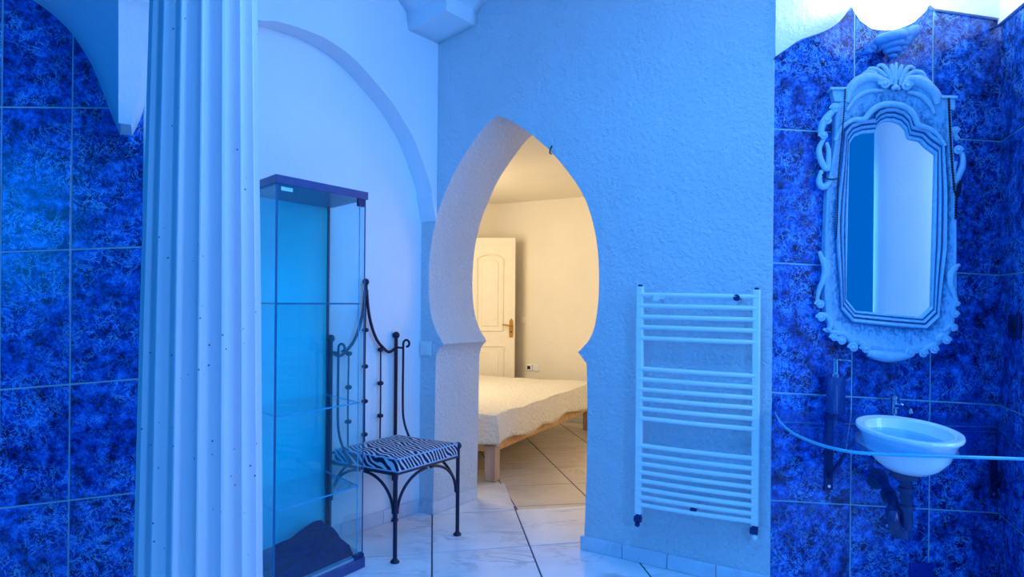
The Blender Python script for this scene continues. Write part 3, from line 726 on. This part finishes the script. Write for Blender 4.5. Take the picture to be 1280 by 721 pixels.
# close the arch wall to the left and right behind the bathroom walls
MB().prism([(-2.6, 0), (-.0, 0), (-.0, zbc+.05), (-2.6, zbc+.05)], BW, .0, .10).build('wall_bedroom_front', PLW, kind='structure')
MB().prism([(uE-.02, 0), (2.4, 0), (2.4, zbc+.05), (uE-.02, zbc+.05)], BW, -.02, .04).build('wall_bedroom_front_right', PLW, kind='structure')
MB().prism([(ub_+.9, 0), (2.3, 0), (2.3, .06), (ub_+.9, .06)], WBB, 0, .012).build('baseboard_bedroom', PLAST, kind='structure')
pl = WB.P(2.2, 1.5, -T-2.9); pa = WB.P(-.3, .8, -T-2.5)
area('bedroom_window_light', pl, pa, 1.3, 1.4, BEDROOM_POWER*.45, (1.0, .80, .50))
area('bedroom_fill_light', WB.P(-1.6, 1.8, -T-.9), WB.P(1.2, .6, -T-3.2), 1.2, 1.2, BEDROOM_POWER*.42, (1.0, .80, .50))  # unseen fill added at the left, out of sight of the niche wall

# bedroom door leaf
dl, dr = D(578, 400, 7.92), D(643.5, 400, 7.85)
Udoor = Vector((dr.x-dl.x, dr.y-dl.y, 0)); dwid = Udoor.length
WD = Wall((dl.x, dl.y), Udoor, (Udoor.y, -Udoor.x))
hd = WD.px(643, 297)[1]
dp = empty('panelled_door', (dl.x, dl.y, 0), 'open cream panelled door with brass handle at the back of the bedroom', 'door')
MB().prism([(0, .01), (dwid, .01), (dwid, hd), (0, hd)], WD, -.04, 0).build('door_leaf', DOORM, dp, bevel=.003)
def panel(x0, x1, y0, y1, arched):
    a = WD.px(x0, y1); c = WD.px(x1, y0); u0, u1, z0, z1 = a[0], c[0], a[1], c[1]
    pts = [(u0, z0), (u1, z0)]
    if arched:
        k_ = 12
        for i in range(k_+1):
            t_ = i/k_; pts.append((u1+(u0-u1)*t_, z1-.05+.05*sin(pi*t_)**.6))
    else: pts += [(u1, z1), (u0, z1)]
    cen = (sum(p[0] for p in pts)/len(pts), sum(p[1] for p in pts)/len(pts))
    MB().tube([WD.P(p[0], p[1], .002) for p in pts+[pts[0]]], .012, 6).build('panel_moulding', DOORM, dp)
    ins = [(u0+.05+(p[0]-u0)*(1-.1/(u1-u0)), z0+.05+(p[1]-z0)*(1-.1/(z1-z0))) for p in pts]
    MB().prism(ins, WD, -.005, .008).build('raised_panel', DOORM, dp, bevel=.006)
panel(596, 629, 318, 413, True); panel(596, 629, 433, 560, False)
u, z = WD.px(639, 409)
hp = MB().prism([(u-.018, z-.11), (u+.018, z-.11), (u+.024, z-.06), (u+.02, z+.07), (u, z+.1), (u-.02, z+.07), (u-.024, z-.06)], WD, 0, .006).build('handle_plate', BRASS, dp)
MB().tube([WD.P(u, z+.02, .0), WD.P(u, z+.02, .045), WD.P(u-.03, z+.022, .05), WD.P(u-.09, z+.03, .045)], .009, 8).build('lever', BRASS, hp)
MB().ball(WD.P(u, z-.05, .008), .009).build('keyhole', DMETAL, hp)
# dark gap by the hinge side: a dark strip painted in place of its shade
MB().prism([(-.05, 0), (-.012, 0), (-.012, hd+.02), (-.05, hd+.02)], WD, -.10, -.0).build('trim_gap_shade', simple('dark_gap_shade', (.05, .04, .03), .7), kind='structure')
u, z = WBB.px(653.5, 400)
s_ = empty('bedroom_switch', WBB.P(u, z-.04).to_tuple(), 'small cream switch on bedroom wall just right of the door handle', 'switch')
MB().prism([(u-.04, z-.04), (u+.04, z-.04), (u+.04, z+.04), (u-.04, z+.04)], WBB, 0, .01).build('plate', DOORM, s_, bevel=.003)
MB().prism([(u-.022, z-.026), (u+.022, z-.026), (u+.022, z+.026), (u-.022, z+.026)], WBB, .01, .015).build('rocker', PLAST, s_, bevel=.002)
u, z = WBB.px(666, 459.5)
s_ = empty('wall_outlet', WBB.P(u, z-.04).to_tuple(), 'double wall outlet low on the bedroom wall above the bed', 'outlet')
for k_, mm in ((-.045, PLAST), (.045, PLAST)):
    o = MB().prism([(u+k_-.04, z-.035), (u+k_+.04, z-.035), (u+k_+.04, z+.035), (u+k_-.04, z+.035)], WBB, 0, .012).build('plate', mm, s_, bevel=.003)
    if k_ < 0: MB().prism([(u+k_-.02, z-.018), (u+k_+.02, z-.018), (u+k_+.02, z+.018), (u+k_-.02, z+.018)], WBB, .012, .014).build('socket', DMETAL, o)

# ------------------------------------------------------------------ bed
BA = F(616, 601); BB_ = F(733, 514, .2); dirL = Vector((BB_.x-BA.x, BB_.y-BA.y, 0)).normalized(); dirW = Vector((-dirL.y, dirL.x, 0))
bed = empty('wooden_bed', BA.to_tuple(), 'low pine bed frame seen through the arch under a white bedspread', 'bed', rot=atan2(dirL.y, dirL.x), local=True)
Lb, Wb = 2.30, 1.5
zr0, zr1 = .205, .30
MB().box((-.02, -.012, zr0), (Lb, .03, zr1)).build('side_rail', BEDW, bed, bevel=.004)
MB().box((-.02, Wb-.03, zr0), (Lb, Wb+.012, zr1)).build('side_rail', BEDW, bed, bevel=.004)
MB().box((-.02, .03, zr0), (.025, Wb-.03, zr1)).build('end_rail', BEDW, bed, bevel=.004)
MB().box((Lb-.045, .03, zr0), (Lb, Wb-.03, zr1)).build('end_rail', BEDW, bed, bevel=.004)
for x, y in ((-.03, -.03), (Lb-.06, -.02), (-.03, Wb-.06), (Lb-.06, Wb-.06)):
    MB().box((x, y, 0), (x+.085, y+.085, zr0+.05)).build('leg', LEGW, bed, bevel=.006)
MB().box((.02, .03, zr1-.02), (Lb-.02, Wb-.03, .455)).build('mattress', SPREAD, bed, bevel=.03, segs=3)
# bedspread
def spread():
    mb = MB(); nx, ny = 90, 56; vs = []; x0, x1, y0, y1 = -.05, Lb+.02, -.045, Wb+.03
    drop = .20; ztop_ = .475
    def P_(s, t_):   # s,t in [-d, L+d] unrolled coordinates
        x = min(max(s, x0), x1); y = min(max(t_, y0), y1)
        ox = s-x; oy = t_-y; d = max(abs(ox), abs(oy)) if True else 0
        z = ztop_
        dd = sqrt(ox*ox+oy*oy) if (ox and oy) else abs(ox)+abs(oy)
        dd = min(dd, drop*1.15)
        wave = .018*noise.noise(Vector((s*3.5, t_*3.5, 2)))
        bul = .022*sin(min(1, dd/drop)*pi*.5)
        xx = x+(1 if ox > 0 else -1 if ox < 0 else 0)*(bul+abs(wave)*min(1, dd*8)); yy = y+(1 if oy > 0 else -1 if oy < 0 else 0)*(bul+abs(wave)*min(1, dd*8))
        z = ztop_-dd*(1+.25*noise.noise(Vector((s*2.6, t_*2.6, 7)))*min(1, dd*6))+.012*noise.noise(Vector((s*3, t_*3, 0)))+.004*noise.noise(Vector((s*14, t_*14, 0)))
        return Vector((xx, yy, z))
    S = [x0-drop+drop*i/7 for i in range(7)]+[x0+(x1-x0)*i/nx for i in range(nx+1)]+[x1+drop*(i+1)/7 for i in range(7)]
    Tt = [y0-drop+drop*i/7 for i in range(7)]+[y0+(y1-y0)*i/ny for i in range(ny+1)]+[y1+drop*(i+1)/7 for i in range(7)]
    vs = [P_(s, t_) for s in S for t_ in Tt]; k = len(Tt)
    fs = [(i*k+j, (i+1)*k+j, (i+1)*k+j+1, i*k+j+1) for i in range(len(S)-1) for j in range(k-1)]
    bedm = Matrix.Translation(BA) @ Matrix.Rotation(atan2(dirL.y, dirL.x), 4, 'Z')
    mb.add([bedm @ v for v in vs], fs)
    o = mb.build('bedspread', SPREAD, label='crinkled cream white bedspread draped over the pine bed', cat='bedspread', smooth=80)
    md = o.modifiers.new('thick', 'SOLIDIFY'); md.thickness = .008
spread()

# ------------------------------------------------------------------ carved mirror
mo = WR.pt(1112, 290, .05)
ma = radians(10); WM = Wall((mo.x, mo.y), (cos(ma), -sin(ma)), (-sin(ma), -cos(ma)))
mir = empty('carved_mirror', WM.P(0, WM.px(1112, 448)[1]).to_tuple(), 'tall whitewashed carved mirror with scrolls and shell crest on the blue tiles', 'mirror')
def mp_(l): return [WM.px(x, y) for x, y in l]
glassO = mp_([(1060.5, 180), (1067, 171), (1077, 167), (1093, 165.5), (1093.5, 161), (1098, 155.5), (1105.7, 152), (1115.4, 152), (1125, 155.7), (1131.5, 163), (1134, 173.7), (1148.7, 177), (1156, 184.8), (1168, 193.5), (1163, 383), (1150, 396), (1068.3, 388.2), (1056.5, 373.7)])
bodyO = mp_([(1040, 180), (1040, 150), (1041, 133), (1050, 124), (1057, 119.6), (1061, 107), (1074, 96), (1088, 91.5), (1105, 89), (1120, 88), (1140, 91), (1158, 101), (1170, 114), (1178, 128), (1185, 140), (1186, 175), (1191, 240), (1191, 330), (1192, 380), (1188, 410), (1176, 428), (1160, 438), (1135, 443), (1110, 443), (1080, 437), (1055, 427), (1038, 414), (1028, 396), (1026, 370), (1027, 300), (1030, 230)])
cg = (sum(p[0] for p in glassO)/len(glassO), WM.px(1112, 280)[1])
def polar(outline, angs):
    res = []; n = len(outline)
    for a in angs:
        d = (cos(a), sin(a)); best = 0
        for i in range(n):
            p, q = outline[i], outline[(i+1) % n]; ex, ey = q[0]-p[0], q[1]-p[1]
            den = d[0]*ey-d[1]*ex
            if abs(den) < 1e-12: continue
            px_, py_ = p[0]-cg[0], p[1]-cg[1]
            tt = (px_*ey-py_*ex)/den; ss = (px_*d[1]-py_*d[0])/den
            if tt > 0 and -1e-6 <= ss <= 1+1e-6: best = max(best, tt)
        res.append(best)
    return res
angs = sorted(set([2*pi*i/360 for i in range(360)]+[atan2(p[1]-cg[1], p[0]-cg[0]) % (2*pi) for p in glassO]))
Ri = polar(glassO, angs); Ro = polar(bodyO, angs)
profile = [(0, -.004), (0, .016), (.07, .020), (.11, .012), (.14, .022), (.22, .030), (.27, .018), (.30, .032), (.39, .042), (.44, .034), (.47, .022), (.62, .030), (.78, .040), (.88, .050), (.95, .046), (1.0, .030), (1.0, -.012)]
mb = MB(); vs = []; k = len(profile); GI = {}
for a, ri, ro in zip(angs, Ri, Ro):
    wdt = ro-ri
    for s, hgt in profile:
        # inner mouldings keep a constant width, the outer field stretches
        wi = min(.055, wdt*.6); r_ = ri+(s/.46*wi if s <= .46 else wi+(s-.46)/.54*(wdt-wi))
        vs.append(WM.P(cg[0]+r_*cos(a), cg[1]+r_*sin(a), hgt)); GI[tuple(round(x, 5) for x in vs[-1])] = profile.index((s, hgt))
n = len(angs); fs = []
for i in range(n):
    j = (i+1) % n
    for q in range(k-1): fs.append((i*k+q, j*k+q, j*k+q+1, i*k+q+1))
    fs.append((i*k+k-1, j*k+k-1, j*k, i*k))
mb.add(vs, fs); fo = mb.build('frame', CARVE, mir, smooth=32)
fo.data.materials.append(GROOVE_TONE)
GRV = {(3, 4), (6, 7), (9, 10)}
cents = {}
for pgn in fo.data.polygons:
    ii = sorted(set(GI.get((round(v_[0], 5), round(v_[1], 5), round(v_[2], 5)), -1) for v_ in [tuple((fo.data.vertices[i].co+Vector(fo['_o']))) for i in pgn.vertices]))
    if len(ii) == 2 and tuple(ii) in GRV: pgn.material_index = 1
MB().prism(glassO, WM, -.008, .002).build('mirror_glass', MIRR, mir, smooth=0, label='reflecting mirror pane')
def scroll(name, pts, r, balls=(), off=.03):
    P3 = [WM.pt(x, y, off) for x, y in pts]; sp = spline(P3, 4); n_ = len(sp)
    rr = [r*(.55+.6*sin(pi*min(1, (i+1)/n_))) for i in range(n_)]
    mb = MB().tube(sp, rr, 8)
    for x, y, rb in balls:
        c_ = WM.pt(x, y, off+.006); sg = 1 if x > 1112 else -1; co = []; n2 = 22
        for q in range(n2):
            a = q/(n2-1)*2*pi*1.45; r2 = rb*(.82-.60*q/(n2-1))
            co.append(c_+WM.U*(sg*r2*cos(a))+Vector((0, 0, r2*sin(a)))+WM.N*(.010*q/(n2-1)))
        mb.tube(co, [rb*(.30-.08*q/(n2-1)) for q in range(n2)], 7); mb.ball(c_+WM.N*.008, rb*.36, 10)
    return mb.build(name, CARVE, mir, smooth=50)
# crest
scroll('crest_scroll', [(1058, 128), (1062, 113), (1072, 102), (1086, 97), (1099, 99), (1108, 104)], .020, [(1105.5, 105.5, .026)], .05)
scroll('crest_scroll', [(1172, 130), (1168, 117), (1158, 107), (1147, 101), (1137, 99), (1131, 103)], .020, [(1133.5, 107.5, .026)], .05)
for pts in ([(1119, 108), (1119, 95), (1120, 78)], [(1114, 106), (1111, 93), (1103, 82), (1096, 83)], [(1125, 107), (1128, 95), (1136, 84), (1144, 86)],
            [(1108, 96), (1098, 88), (1088, 86), (1084, 90)], [(1130, 97), (1142, 90), (1152, 91), (1157, 96)],
            [(1096, 92), (1086, 90), (1078, 93)], [(1146, 95), (1156, 98), (1162, 104)], [(1116, 100), (1115, 86), (1114, 80)], [(1122, 100), (1125, 88), (1128, 81)]):
    scroll('shell_leaf', pts, .0095, (), .047)
MB().prism([WM.px(x_, y_, .038) for x_, y_ in [(1076, 99), (1082, 91), (1091, 85), (1105, 80), (1120, 78.5), (1137, 81), (1150, 89), (1163, 101), (1150, 108), (1120, 114), (1092, 106)]], WM, -.0, .038).build('crest_backing', GROOVE_TONE, mir, bevel=.004)  # dark plate added behind the leaves to deepen the gaps between them
scroll('shell_leaf', [(1115, 112), (1120, 109), (1125, 112)], .010, (), .055)
# inner arch moulding arcs
scroll('arch_moulding', [(1044, 176), (1052, 160), (1066, 150), (1080, 149), (1087, 141), (1097, 133), (1112, 130), (1130, 133), (1142, 143), (1148, 156), (1160, 160), (1172, 168), (1182, 182)], .012, (), .045)
scroll('arch_moulding', [(1058, 138), (1070, 122), (1086, 114), (1104, 113)], .010, (), .045)
scroll('arch_moulding', [(1134, 115), (1150, 119), (1162, 130), (1168, 142)], .010, (), .045)
# cornice ears
for (xa, xb, yt, yb_) in ((1035.5, 1057, 113.5, 131), (1172, 1188, 124, 141)):
    a_ = [WM.px(xa, yt), WM.px(xb, yt+.5), WM.px(xb, yb_), WM.px(xa+(4 if xa < 1100 else 0), yb_)]
    MB().prism(a_, WM, -.02, .05).build('cornice_ear', CARVE, mir, bevel=.004)
    MB().prism([(a_[0][0]-.006, a_[0][1]), (a_[1][0]+.006, a_[1][1]), (a_[1][0]+.006, a_[1][1]-.012), (a_[0][0]-.006, a_[0][1]-.012)], WM, -.02, .062).build('cornice_ear', CARVE, mir, bevel=.003)
# side carvings, left then right
SCs = [
 ([(1050, 133), (1040, 140), (1030, 152), (1026, 165), (1030, 172)], .014, [(1044, 135.5, .024), (1033.5, 151, .022), (1029, 170, .021)]),
 ([(1031, 172), (1024, 185), (1026, 200), (1034, 212), (1036, 190), (1033, 178)], .012, []),
 ([(1027, 213), (1024, 226), (1028, 234), (1037, 228), (1040, 220)], .013, []),
 ([(1024, 314), (1027, 322), (1031, 335), (1029, 350), (1024, 362), (1021, 378)], .012, [(1024.5, 380.5, .022)]),
 ([(1029, 322), (1034, 330), (1035, 342), (1031, 356)], .009, []),
 ([(1023, 392), (1032, 394), (1038, 403), (1035, 413), (1029, 411)], .011, [(1026, 397, .022), (1036, 412, .012)]),
 ([(1037, 414), (1046, 416), (1056, 418), (1065, 428), (1068, 436)], .013, [(1042, 422, .019), (1051.5, 426, .022), (1066, 434.5, .023)]),
 ([(1069, 430), (1076, 428), (1082, 433)], .011, [(1074, 428, .013), (1081.5, 436, .024)]),
 ([(1084, 441), (1100, 444.5), (1118, 446), (1138, 444)], .022, [(1138, 441, .026), (1146.5, 438, .013)]),
 ([(1152, 440), (1160, 434), (1168, 432), (1172, 436)], .012, [(1154, 442, .021), (1167.5, 437.5, .020)]),
 ([(1170, 426), (1176, 420), (1183, 422)], .012, [(1183, 425.5, .021), (1174, 424, .014)]),
 ([(1180, 414), (1187, 408), (1194, 408), (1195, 413)], .010, [(1192, 411, .014)]),
 ([(1196, 334), (1190, 342), (1188, 354), (1192, 366), (1196, 378)], .012, [(1193.5, 393, .019), (1196, 380, .014)]),
 ([(1200, 331), (1194, 334), (1187, 342), (1186, 352)], .009, []),
 ([(1190, 160), (1194, 168), (1196, 176)], .010, [(1194.5, 163.5, .018), (1196, 173, .012)]),
 ([(1196, 186), (1203, 194), (1203, 208), (1198, 220), (1193, 232), (1192, 215), (1195, 202)], .012, [(1197.5, 188, .022)]),
]
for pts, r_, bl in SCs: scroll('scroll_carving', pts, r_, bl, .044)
# strings of beads hung over the mirror
def beads(name, pts, label, step=.0115, r_=.0056, off=.072):
    sp = spline([WM.pt(x, y, off) for x, y in pts], 10)
    e = empty(name, sp[-1].to_tuple(), label, 'beads')
    acc = 0; pos = [sp[0]]
    for a, b in zip(sp, sp[1:]):
        l = (b-a).length; 
        while acc+l >= step:
            t_ = (step-acc)/l; a = a.lerp(b, t_); l = (b-a).length; acc = 0; pos.append(a)
        acc += l
    mb = MB()
    for p in pos: mb.ball(p, r_, 6)
    mb.build('beads', BEAD, e, kind='stuff'); MB().tube(sp, .0018, 5).build('string', BEAD, e)
beads('bead_string', [(1056.5, 112), (1055, 140), (1052, 175), (1048, 220), (1047, 262), (1045, 300)], 'thin dark bead string hanging down the left side of the mirror', r_=.0042, step=.01)
beads('bead_string', [(1186, 124), (1187, 150), (1189, 190), (1191.5, 222), (1193, 238), (1197, 246), (1200, 238), (1200.5, 226), (1197, 236), (1195, 250), (1194.5, 274)], 'black bead necklace hanging from the right ear of the mirror', r_=.0062)
MB().tube(spline([WM.pt(1025, 212, .04), WM.pt(1031, 222, .058), (WM.pt(1042, 224, .055)), WM.pt(1048, 223, .05)], 6), .003, 6).build('black_cord', BEAD, label='short black cord tied around the left carving of the mirror', cat='cord')

# ------------------------------------------------------------------ wall lamp: shell bracket and glowing bowl
lp = WR.pt(1117, 40, .17)
lamp = empty('wall_lamp', WR.pt(1118, 75, .05).to_tuple(), 'glowing white bowl lamp on a blue shell bracket above the mirror', 'lamp')
bc = D(1116, -13, lp.y)
prof = [(1e-5, -.158), (.05, -.152), (.09, -.135), (.125, -.10), (.150, -.055), (.160, 0), (.163, .004), (.157, .006), (.147, -.05), (.12, -.095), (.085, -.128), (.05, -.144), (1e-5, -.150)]
MB().lathe(prof, bc, 48).build('bowl', OPAL, lamp, smooth=60)
mb = MB()
hx = []; rr = []
for i in range(121):     # a conical coil makes the whorls
    t_ = i/120; x = 1114+4*t_; y = 42+31*t_; R = .050*(1-t_)**.75; a = t_*2*pi*4.2
    c_ = WR.pt(x, y, .10-.03*t_); hx.append(c_+Vector((R*cos(a), .8*R*sin(a), .30*R*cos(a)))); rr.append(.0175*(1-t_)+.008)
mb.tube(hx, rr, 12)
mb.ball(WR.pt(1115, 47, .095), .034, 20, (1, .8, .6)); mb.ball(WR.pt(1117, 60, .085), .016, 16, (1, .8, .8))
mb.build('shell_bracket', BUD, lamp, smooth=60)
mb = MB()
for i in range(5):
    t_ = i/4; x = 1138-12*t_; y = 42+24*t_; R = .034*(1-t_)+.014
    mb.ball(WR.pt(x, y, .05), R, 16, (1, .8, .6), Matrix.Rotation(radians(-40), 4, 'Y').to_3x3())
mb.build('small_shell', BUD, lamp, smooth=60)
MB().tube([WR.pt(1117, 50, -.0), WR.pt(1117, 48, .07)], .025, 12).build('wall_stem', BUD, lamp)
pt = bpy.data.lights.new('lamp_bulb', 'POINT'); pt.energy = 13; pt.color = (.80, .92, 1.0); pt.shadow_soft_size = .06
po = bpy.data.objects.new('lamp_bulb', pt); COL.objects.link(po); po.location = bc+Vector((0, -.0, .10))

# ------------------------------------------------------------------ glass shelf with basin
zback = WR.px(1130, 516, .01)[1]
dF = 2.50; pF = D(1180, 567, dF); pB = WR.pt(1130, 516, .01)
sx = -.030; sy = ((pB.z-sx*pB.x)-(pF.z-sx*pF.x))/(pB.y-pF.y); z00 = pB.z-sx*pB.x-sy*pB.y
def zsh(x, y): return z00+sx*x+sy*y
def onshelf(px_, py_, h=0):
    r = ray(px_, py_); t_ = (z00+h-H)/(r.z-sx*r.x-sy); return Vector((r.x*t_, t_, H+r.z*t_))
outl = spline([onshelf(x, y) for x, y in ((968, 513), (975, 526), (988, 537.5), (1005, 546.5), (1030, 555.5), (1065, 563), (1110, 566), (1180, 568.5), (1262, 571))], 5)
yR = outl[-1].y
# right end meets the side wall, back edge runs along the tiles
kk = WS.P(0, 0, .01); 
def side_x(y): t_ = (K.y-y)/.949; return K.x-.316*t_-.012
outl = [Vector((min(v.x, side_x(v.y)), v.y, v.z)) for v in outl]
outl.append(Vector((side_x(yR), yR, 0))); yb_ = WR.O.y-.010
outl.append(Vector((side_x(yb_), yb_, 0))); outl.append(Vector((outl[0].x+.002, yb_, 0)))
outl = [Vector((v.x, min(v.y, yb_), zsh(v.x, min(v.y, yb_)))) for v in outl]
sh = empty('glass_shelf', (pB.x, pB.y-.3, zback-.02), 'large curved glass shelf carrying the washbasin in the blue tiled corner', 'shelf')
def plate(pts, z0, z1):
    n_ = len(pts); vs = [p+Vector((0, 0, z0)) for p in pts]+[p+Vector((0, 0, z1)) for p in pts]
    return MB().add(vs, [tuple(range(n_-1, -1, -1)), tuple(range(n_, 2*n_))]), n_
mb, n_ = plate(outl, -.011, 0); mb.build('glass_top', SHELFG, sh, smooth=0)
mb = MB(); fr = outl[:-2]; m_ = len(fr)
vs = [p+Vector((0, 0, -.0112)) for p in fr]+[p+Vector((0, 0, .0003)) for p in fr]
mb.add(vs, [(i, i+1, m_+i+1, m_+i) for i in range(m_-1)])
o = mb.build('polished_edge', SHELFE, sh, smooth=60); md = o.modifiers.new('t', 'SOLIDIFY'); md.thickness = .003
def bracket(px_, ytop, ybot, dep, lab):
    u = WR.px(px_, ytop)[0]; z1 = zsh(WR.P(u, 0).x, WR.O.y-.01)-.013; z0 = WR.px(px_, ybot)[1]
    b = MB().prism([(u-.018, z0), (u+.018, z0), (u+.018, z1), (u-.018, z1)], WR, .007, .014).build('bracket', DMETAL, sh, bevel=.002)
    zf = z1-sy*0+(zsh(0, 0)-zsh(0, dep))
    f_ = WR.P(u, 0, dep); zf = zsh(f_.x, f_.y)-.013
    A_ = WR.P(u-.012, z1, .012); B_ = WR.P(u+.012, z1, .012); Cc_ = WR.P(u+.012, zf, dep); D_ = WR.P(u-.012, zf, dep); dz = Vector((0, 0, -.006))
    MB().quadbox([A_+dz, B_+dz, Cc_+dz, D_+dz, A_, B_, Cc_, D_]).build('bracket_arm', DMETAL, b)
    MB().tube([WR.P(u, z0+.06, .014), WR.P(u, zf-.012, dep-.05)], .007, 8).build('bracket_strut', DMETAL, b)
    MB().tube([WR.P(u, z0+.02, .012), WR.P(u, z0+.02, .018)], .007, 10).build('screw', METAL, b)
bracket(1035, 525, 612, .34, ''); bracket(1240, 525, 622, .34, '')

# basin
bcn = onshelf(1134.5, 541, .022)
Rb = Matrix.Rotation(radians(-0.5), 4, 'Y') @ Matrix.Rotation(radians(3.5), 4, 'X')
bas = empty('wash_basin', bcn.to_tuple(), 'round white porcelain basin set into the glass shelf', 'basin', local=True)
rx = 54.5*bcn.y/FPX; ratio = 1.42
prof = [(.30, -.140), (.45, -.135), (.62, -.112), (.78, -.075), (.86, -.03), (.93, -.006), (.985, .002), (1.0, .010), (.985, .018), (.93, .020), (.86, .012), (.82, .014), (.80, .006), (.76, -.03), (.62, -.085), (.4, -.115), (.13, -.128), (.11, -.132), (1e-5, -.132)]
MB().lathe([(a*rx, z) for a, z in prof], (0, 0, 0), 64, 1, ratio, Rb).build('bowl', PORC, bas, smooth=45)
MB().lathe([(.030, -.128), (.030, -.124), (.02, -.122), (1e-5, -.122)], (0, 0, 0), 24, 1, 1, Rb).build('drain', METAL, bas)
# overflow hardware under left rim
# tap
tb = WR.pt(1118, 515, .09); tb = Vector((tb.x, tb.y, zsh(tb.x, tb.y)))
tap = empty('basin_tap', tb.to_tuple(), 'small chrome tap standing behind the basin on the glass shelf', 'tap', local=True)
MB().lathe([(.026, 0), (.026, .008), (.019, .014), (.017, .07), (.021, .075), (.021, .088), (.012, .096)], (0, 0, 0), 20).build('tap_body', METAL, tap)
MB().tube([(0, 0, .045), (.01, -.05, .052), (.015, -.10, .04), (.016, -.105, .028)], [.012, .011, .010, .009], 10).build('spout', METAL, tap)
MB().tube([(0, 0, .09), (0, .0, .11), (-.01, .02, .118)], [.008, .007, .006], 8).build('tap_lever', METAL, tap)
# soap dispenser
db = WR.pt(1044.5, 517, .08); db = Vector((db.x, db.y, zsh(db.x, db.y)+.0005))
sd_ = empty('soap_dispenser', db.to_tuple(), 'dark ribbed glass soap dispenser with chrome pump at left of glass shelf', 'soap dispenser', local=True)
MB().lathe([(.036, 0), (.038, .004), (.038, .145), (.034, .157), (.018, .16)], (0, 0, 0), 28).build('bottle', DISP, sd_)
o = MB().lathe([(.019, .16), (.019, .172), (.014, .175), (.013, .225), (.016, .228), (.016, .236), (1e-5, .237)], (0, 0, 0), 18).build('pump', METAL, sd_)
MB().tube([(0, 0, .231), (.045, -.012, .231), (.056, -.015, .226)], .005, 8).build('nozzle', METAL, o)

# bottle trap
dT = bcn.y
def T_(px_, py_, d=None): return D(px_, py_, d or dT)
tr = empty('drain_trap', T_(1133, 668).to_tuple(), 'dark plastic S-bend drain pipe below the washbasin', 'pipe')
c1 = T_(1132, 585)
MB().tube([T_(1133, 583), T_(1133, 598)], [.052, .046], 20).build('drain_collar', TRAPM, tr)
MB().tube([T_(1133, 598), T_(1133, 640)], .021, 16).build('drop_pipe', TRAPM, tr)
for y in (612, 634): MB().tube([T_(1133, y-3), T_(1133, y+3)], .029, 16).build('coupling', TRAPM, tr)
pts = spline([T_(1133, 636), T_(1133, 655), T_(1128.5, 664), T_(1121, 661), T_(1117, 650), T_(1117, 638, dT+.02)], 5)
MB().tube(pts, .022, 16).build('bend', TRAPM, tr)
MB().tube([T_(1126, 660), T_(1126, 671)], .030, 16).build('cleanout_cap', TRAPM, tr)
MB().tube(spline([T_(1119, 642, dT+.02), T_(1116, 625, dT+.09), T_(1108, 610, dT+.20), T_(1099, 598, dT+.3), WR.pt(1096, 598, .0)], 5), .020, 16).build('outlet_pipe', TRAPM, tr)
for (a_, b_) in (((1117.5, 644, dT+.01), (1117, 638, dT+.03)), ((1113, 622, dT+.12), (1110, 617, dT+.15))):
    MB().tube([T_(*a_), T_(*b_)], .030, 16).build('coupling', TRAPM, tr)
MB().tube([WR.pt(1096, 598, .004), WR.pt(1096, 598, .02)], .045, 20).build('wall_flange', TRAPM, tr)
MB().tube(spline([WR.pt(1092, 572, .06), WR.pt(1088, 568, .10), WR.pt(1083, 566, .08), WR.pt(1086, 574, .01)], 5), .009, 8).build('supply_hose', METAL, label='pale supply hose under the left side of the basin', cat='hose')

# plates on the tiles
u0, z1 = WR.px(1137, 703, .01); u1, z0 = WR.px(1165, 726, .01)
ap = empty('access_plate', WR.P((u0+u1)/2, z0, .008).to_tuple(), 'square blue access plate low on the tiles below the drain pipe', 'plate')
MB().prism([(u0, z0), (u1, z0), (u1, z1), (u0, z1)], WR, .006, .02).build('cover', PLATE, ap, bevel=.002)
for f_ in (.2, .8): MB().tube([WR.P(u0+(u1-u0)*f_, z1-.03, .02), WR.P(u0+(u1-u0)*f_, z1-.03, .0215)], .004, 8).build('screw', DMETAL, ap)
ua, za = WS.px(1263, 393, .01); ub2, zb2 = WS.px(1276, 424, .01)
so = empty('wall_socket', WS.P((ua+ub2)/2, zb2, .008).to_tuple(), 'dark wall socket on the right side tiles above the glass shelf', 'socket')
MB().prism([(ua, zb2), (ub2, zb2), (ub2, za), (ua, za)], WS, .006, .02).build('plate', DMETAL, so, bevel=.003)
MB().tube([WS.P((ua+ub2)/2, (za+zb2)/2, .02), WS.P((ua+ub2)/2, (za+zb2)/2, .024)], .025, 20).build('socket_ring', BEAD, so)

# ------------------------------------------------------------------ round white pier behind the camera, seen in the mirror
pier = empty('plaster_pier', (2.33, .3, 0), 'round white plaster pier reflected in the carved mirror', 'column')
MB().lathe([(.42, 0), (.42, 3.3)], (2.33, .3, 0), 64).build('shaft', PLS, pier, smooth=60)
for o in list(bpy.data.objects):
    if '_o' in o: del o['_o']
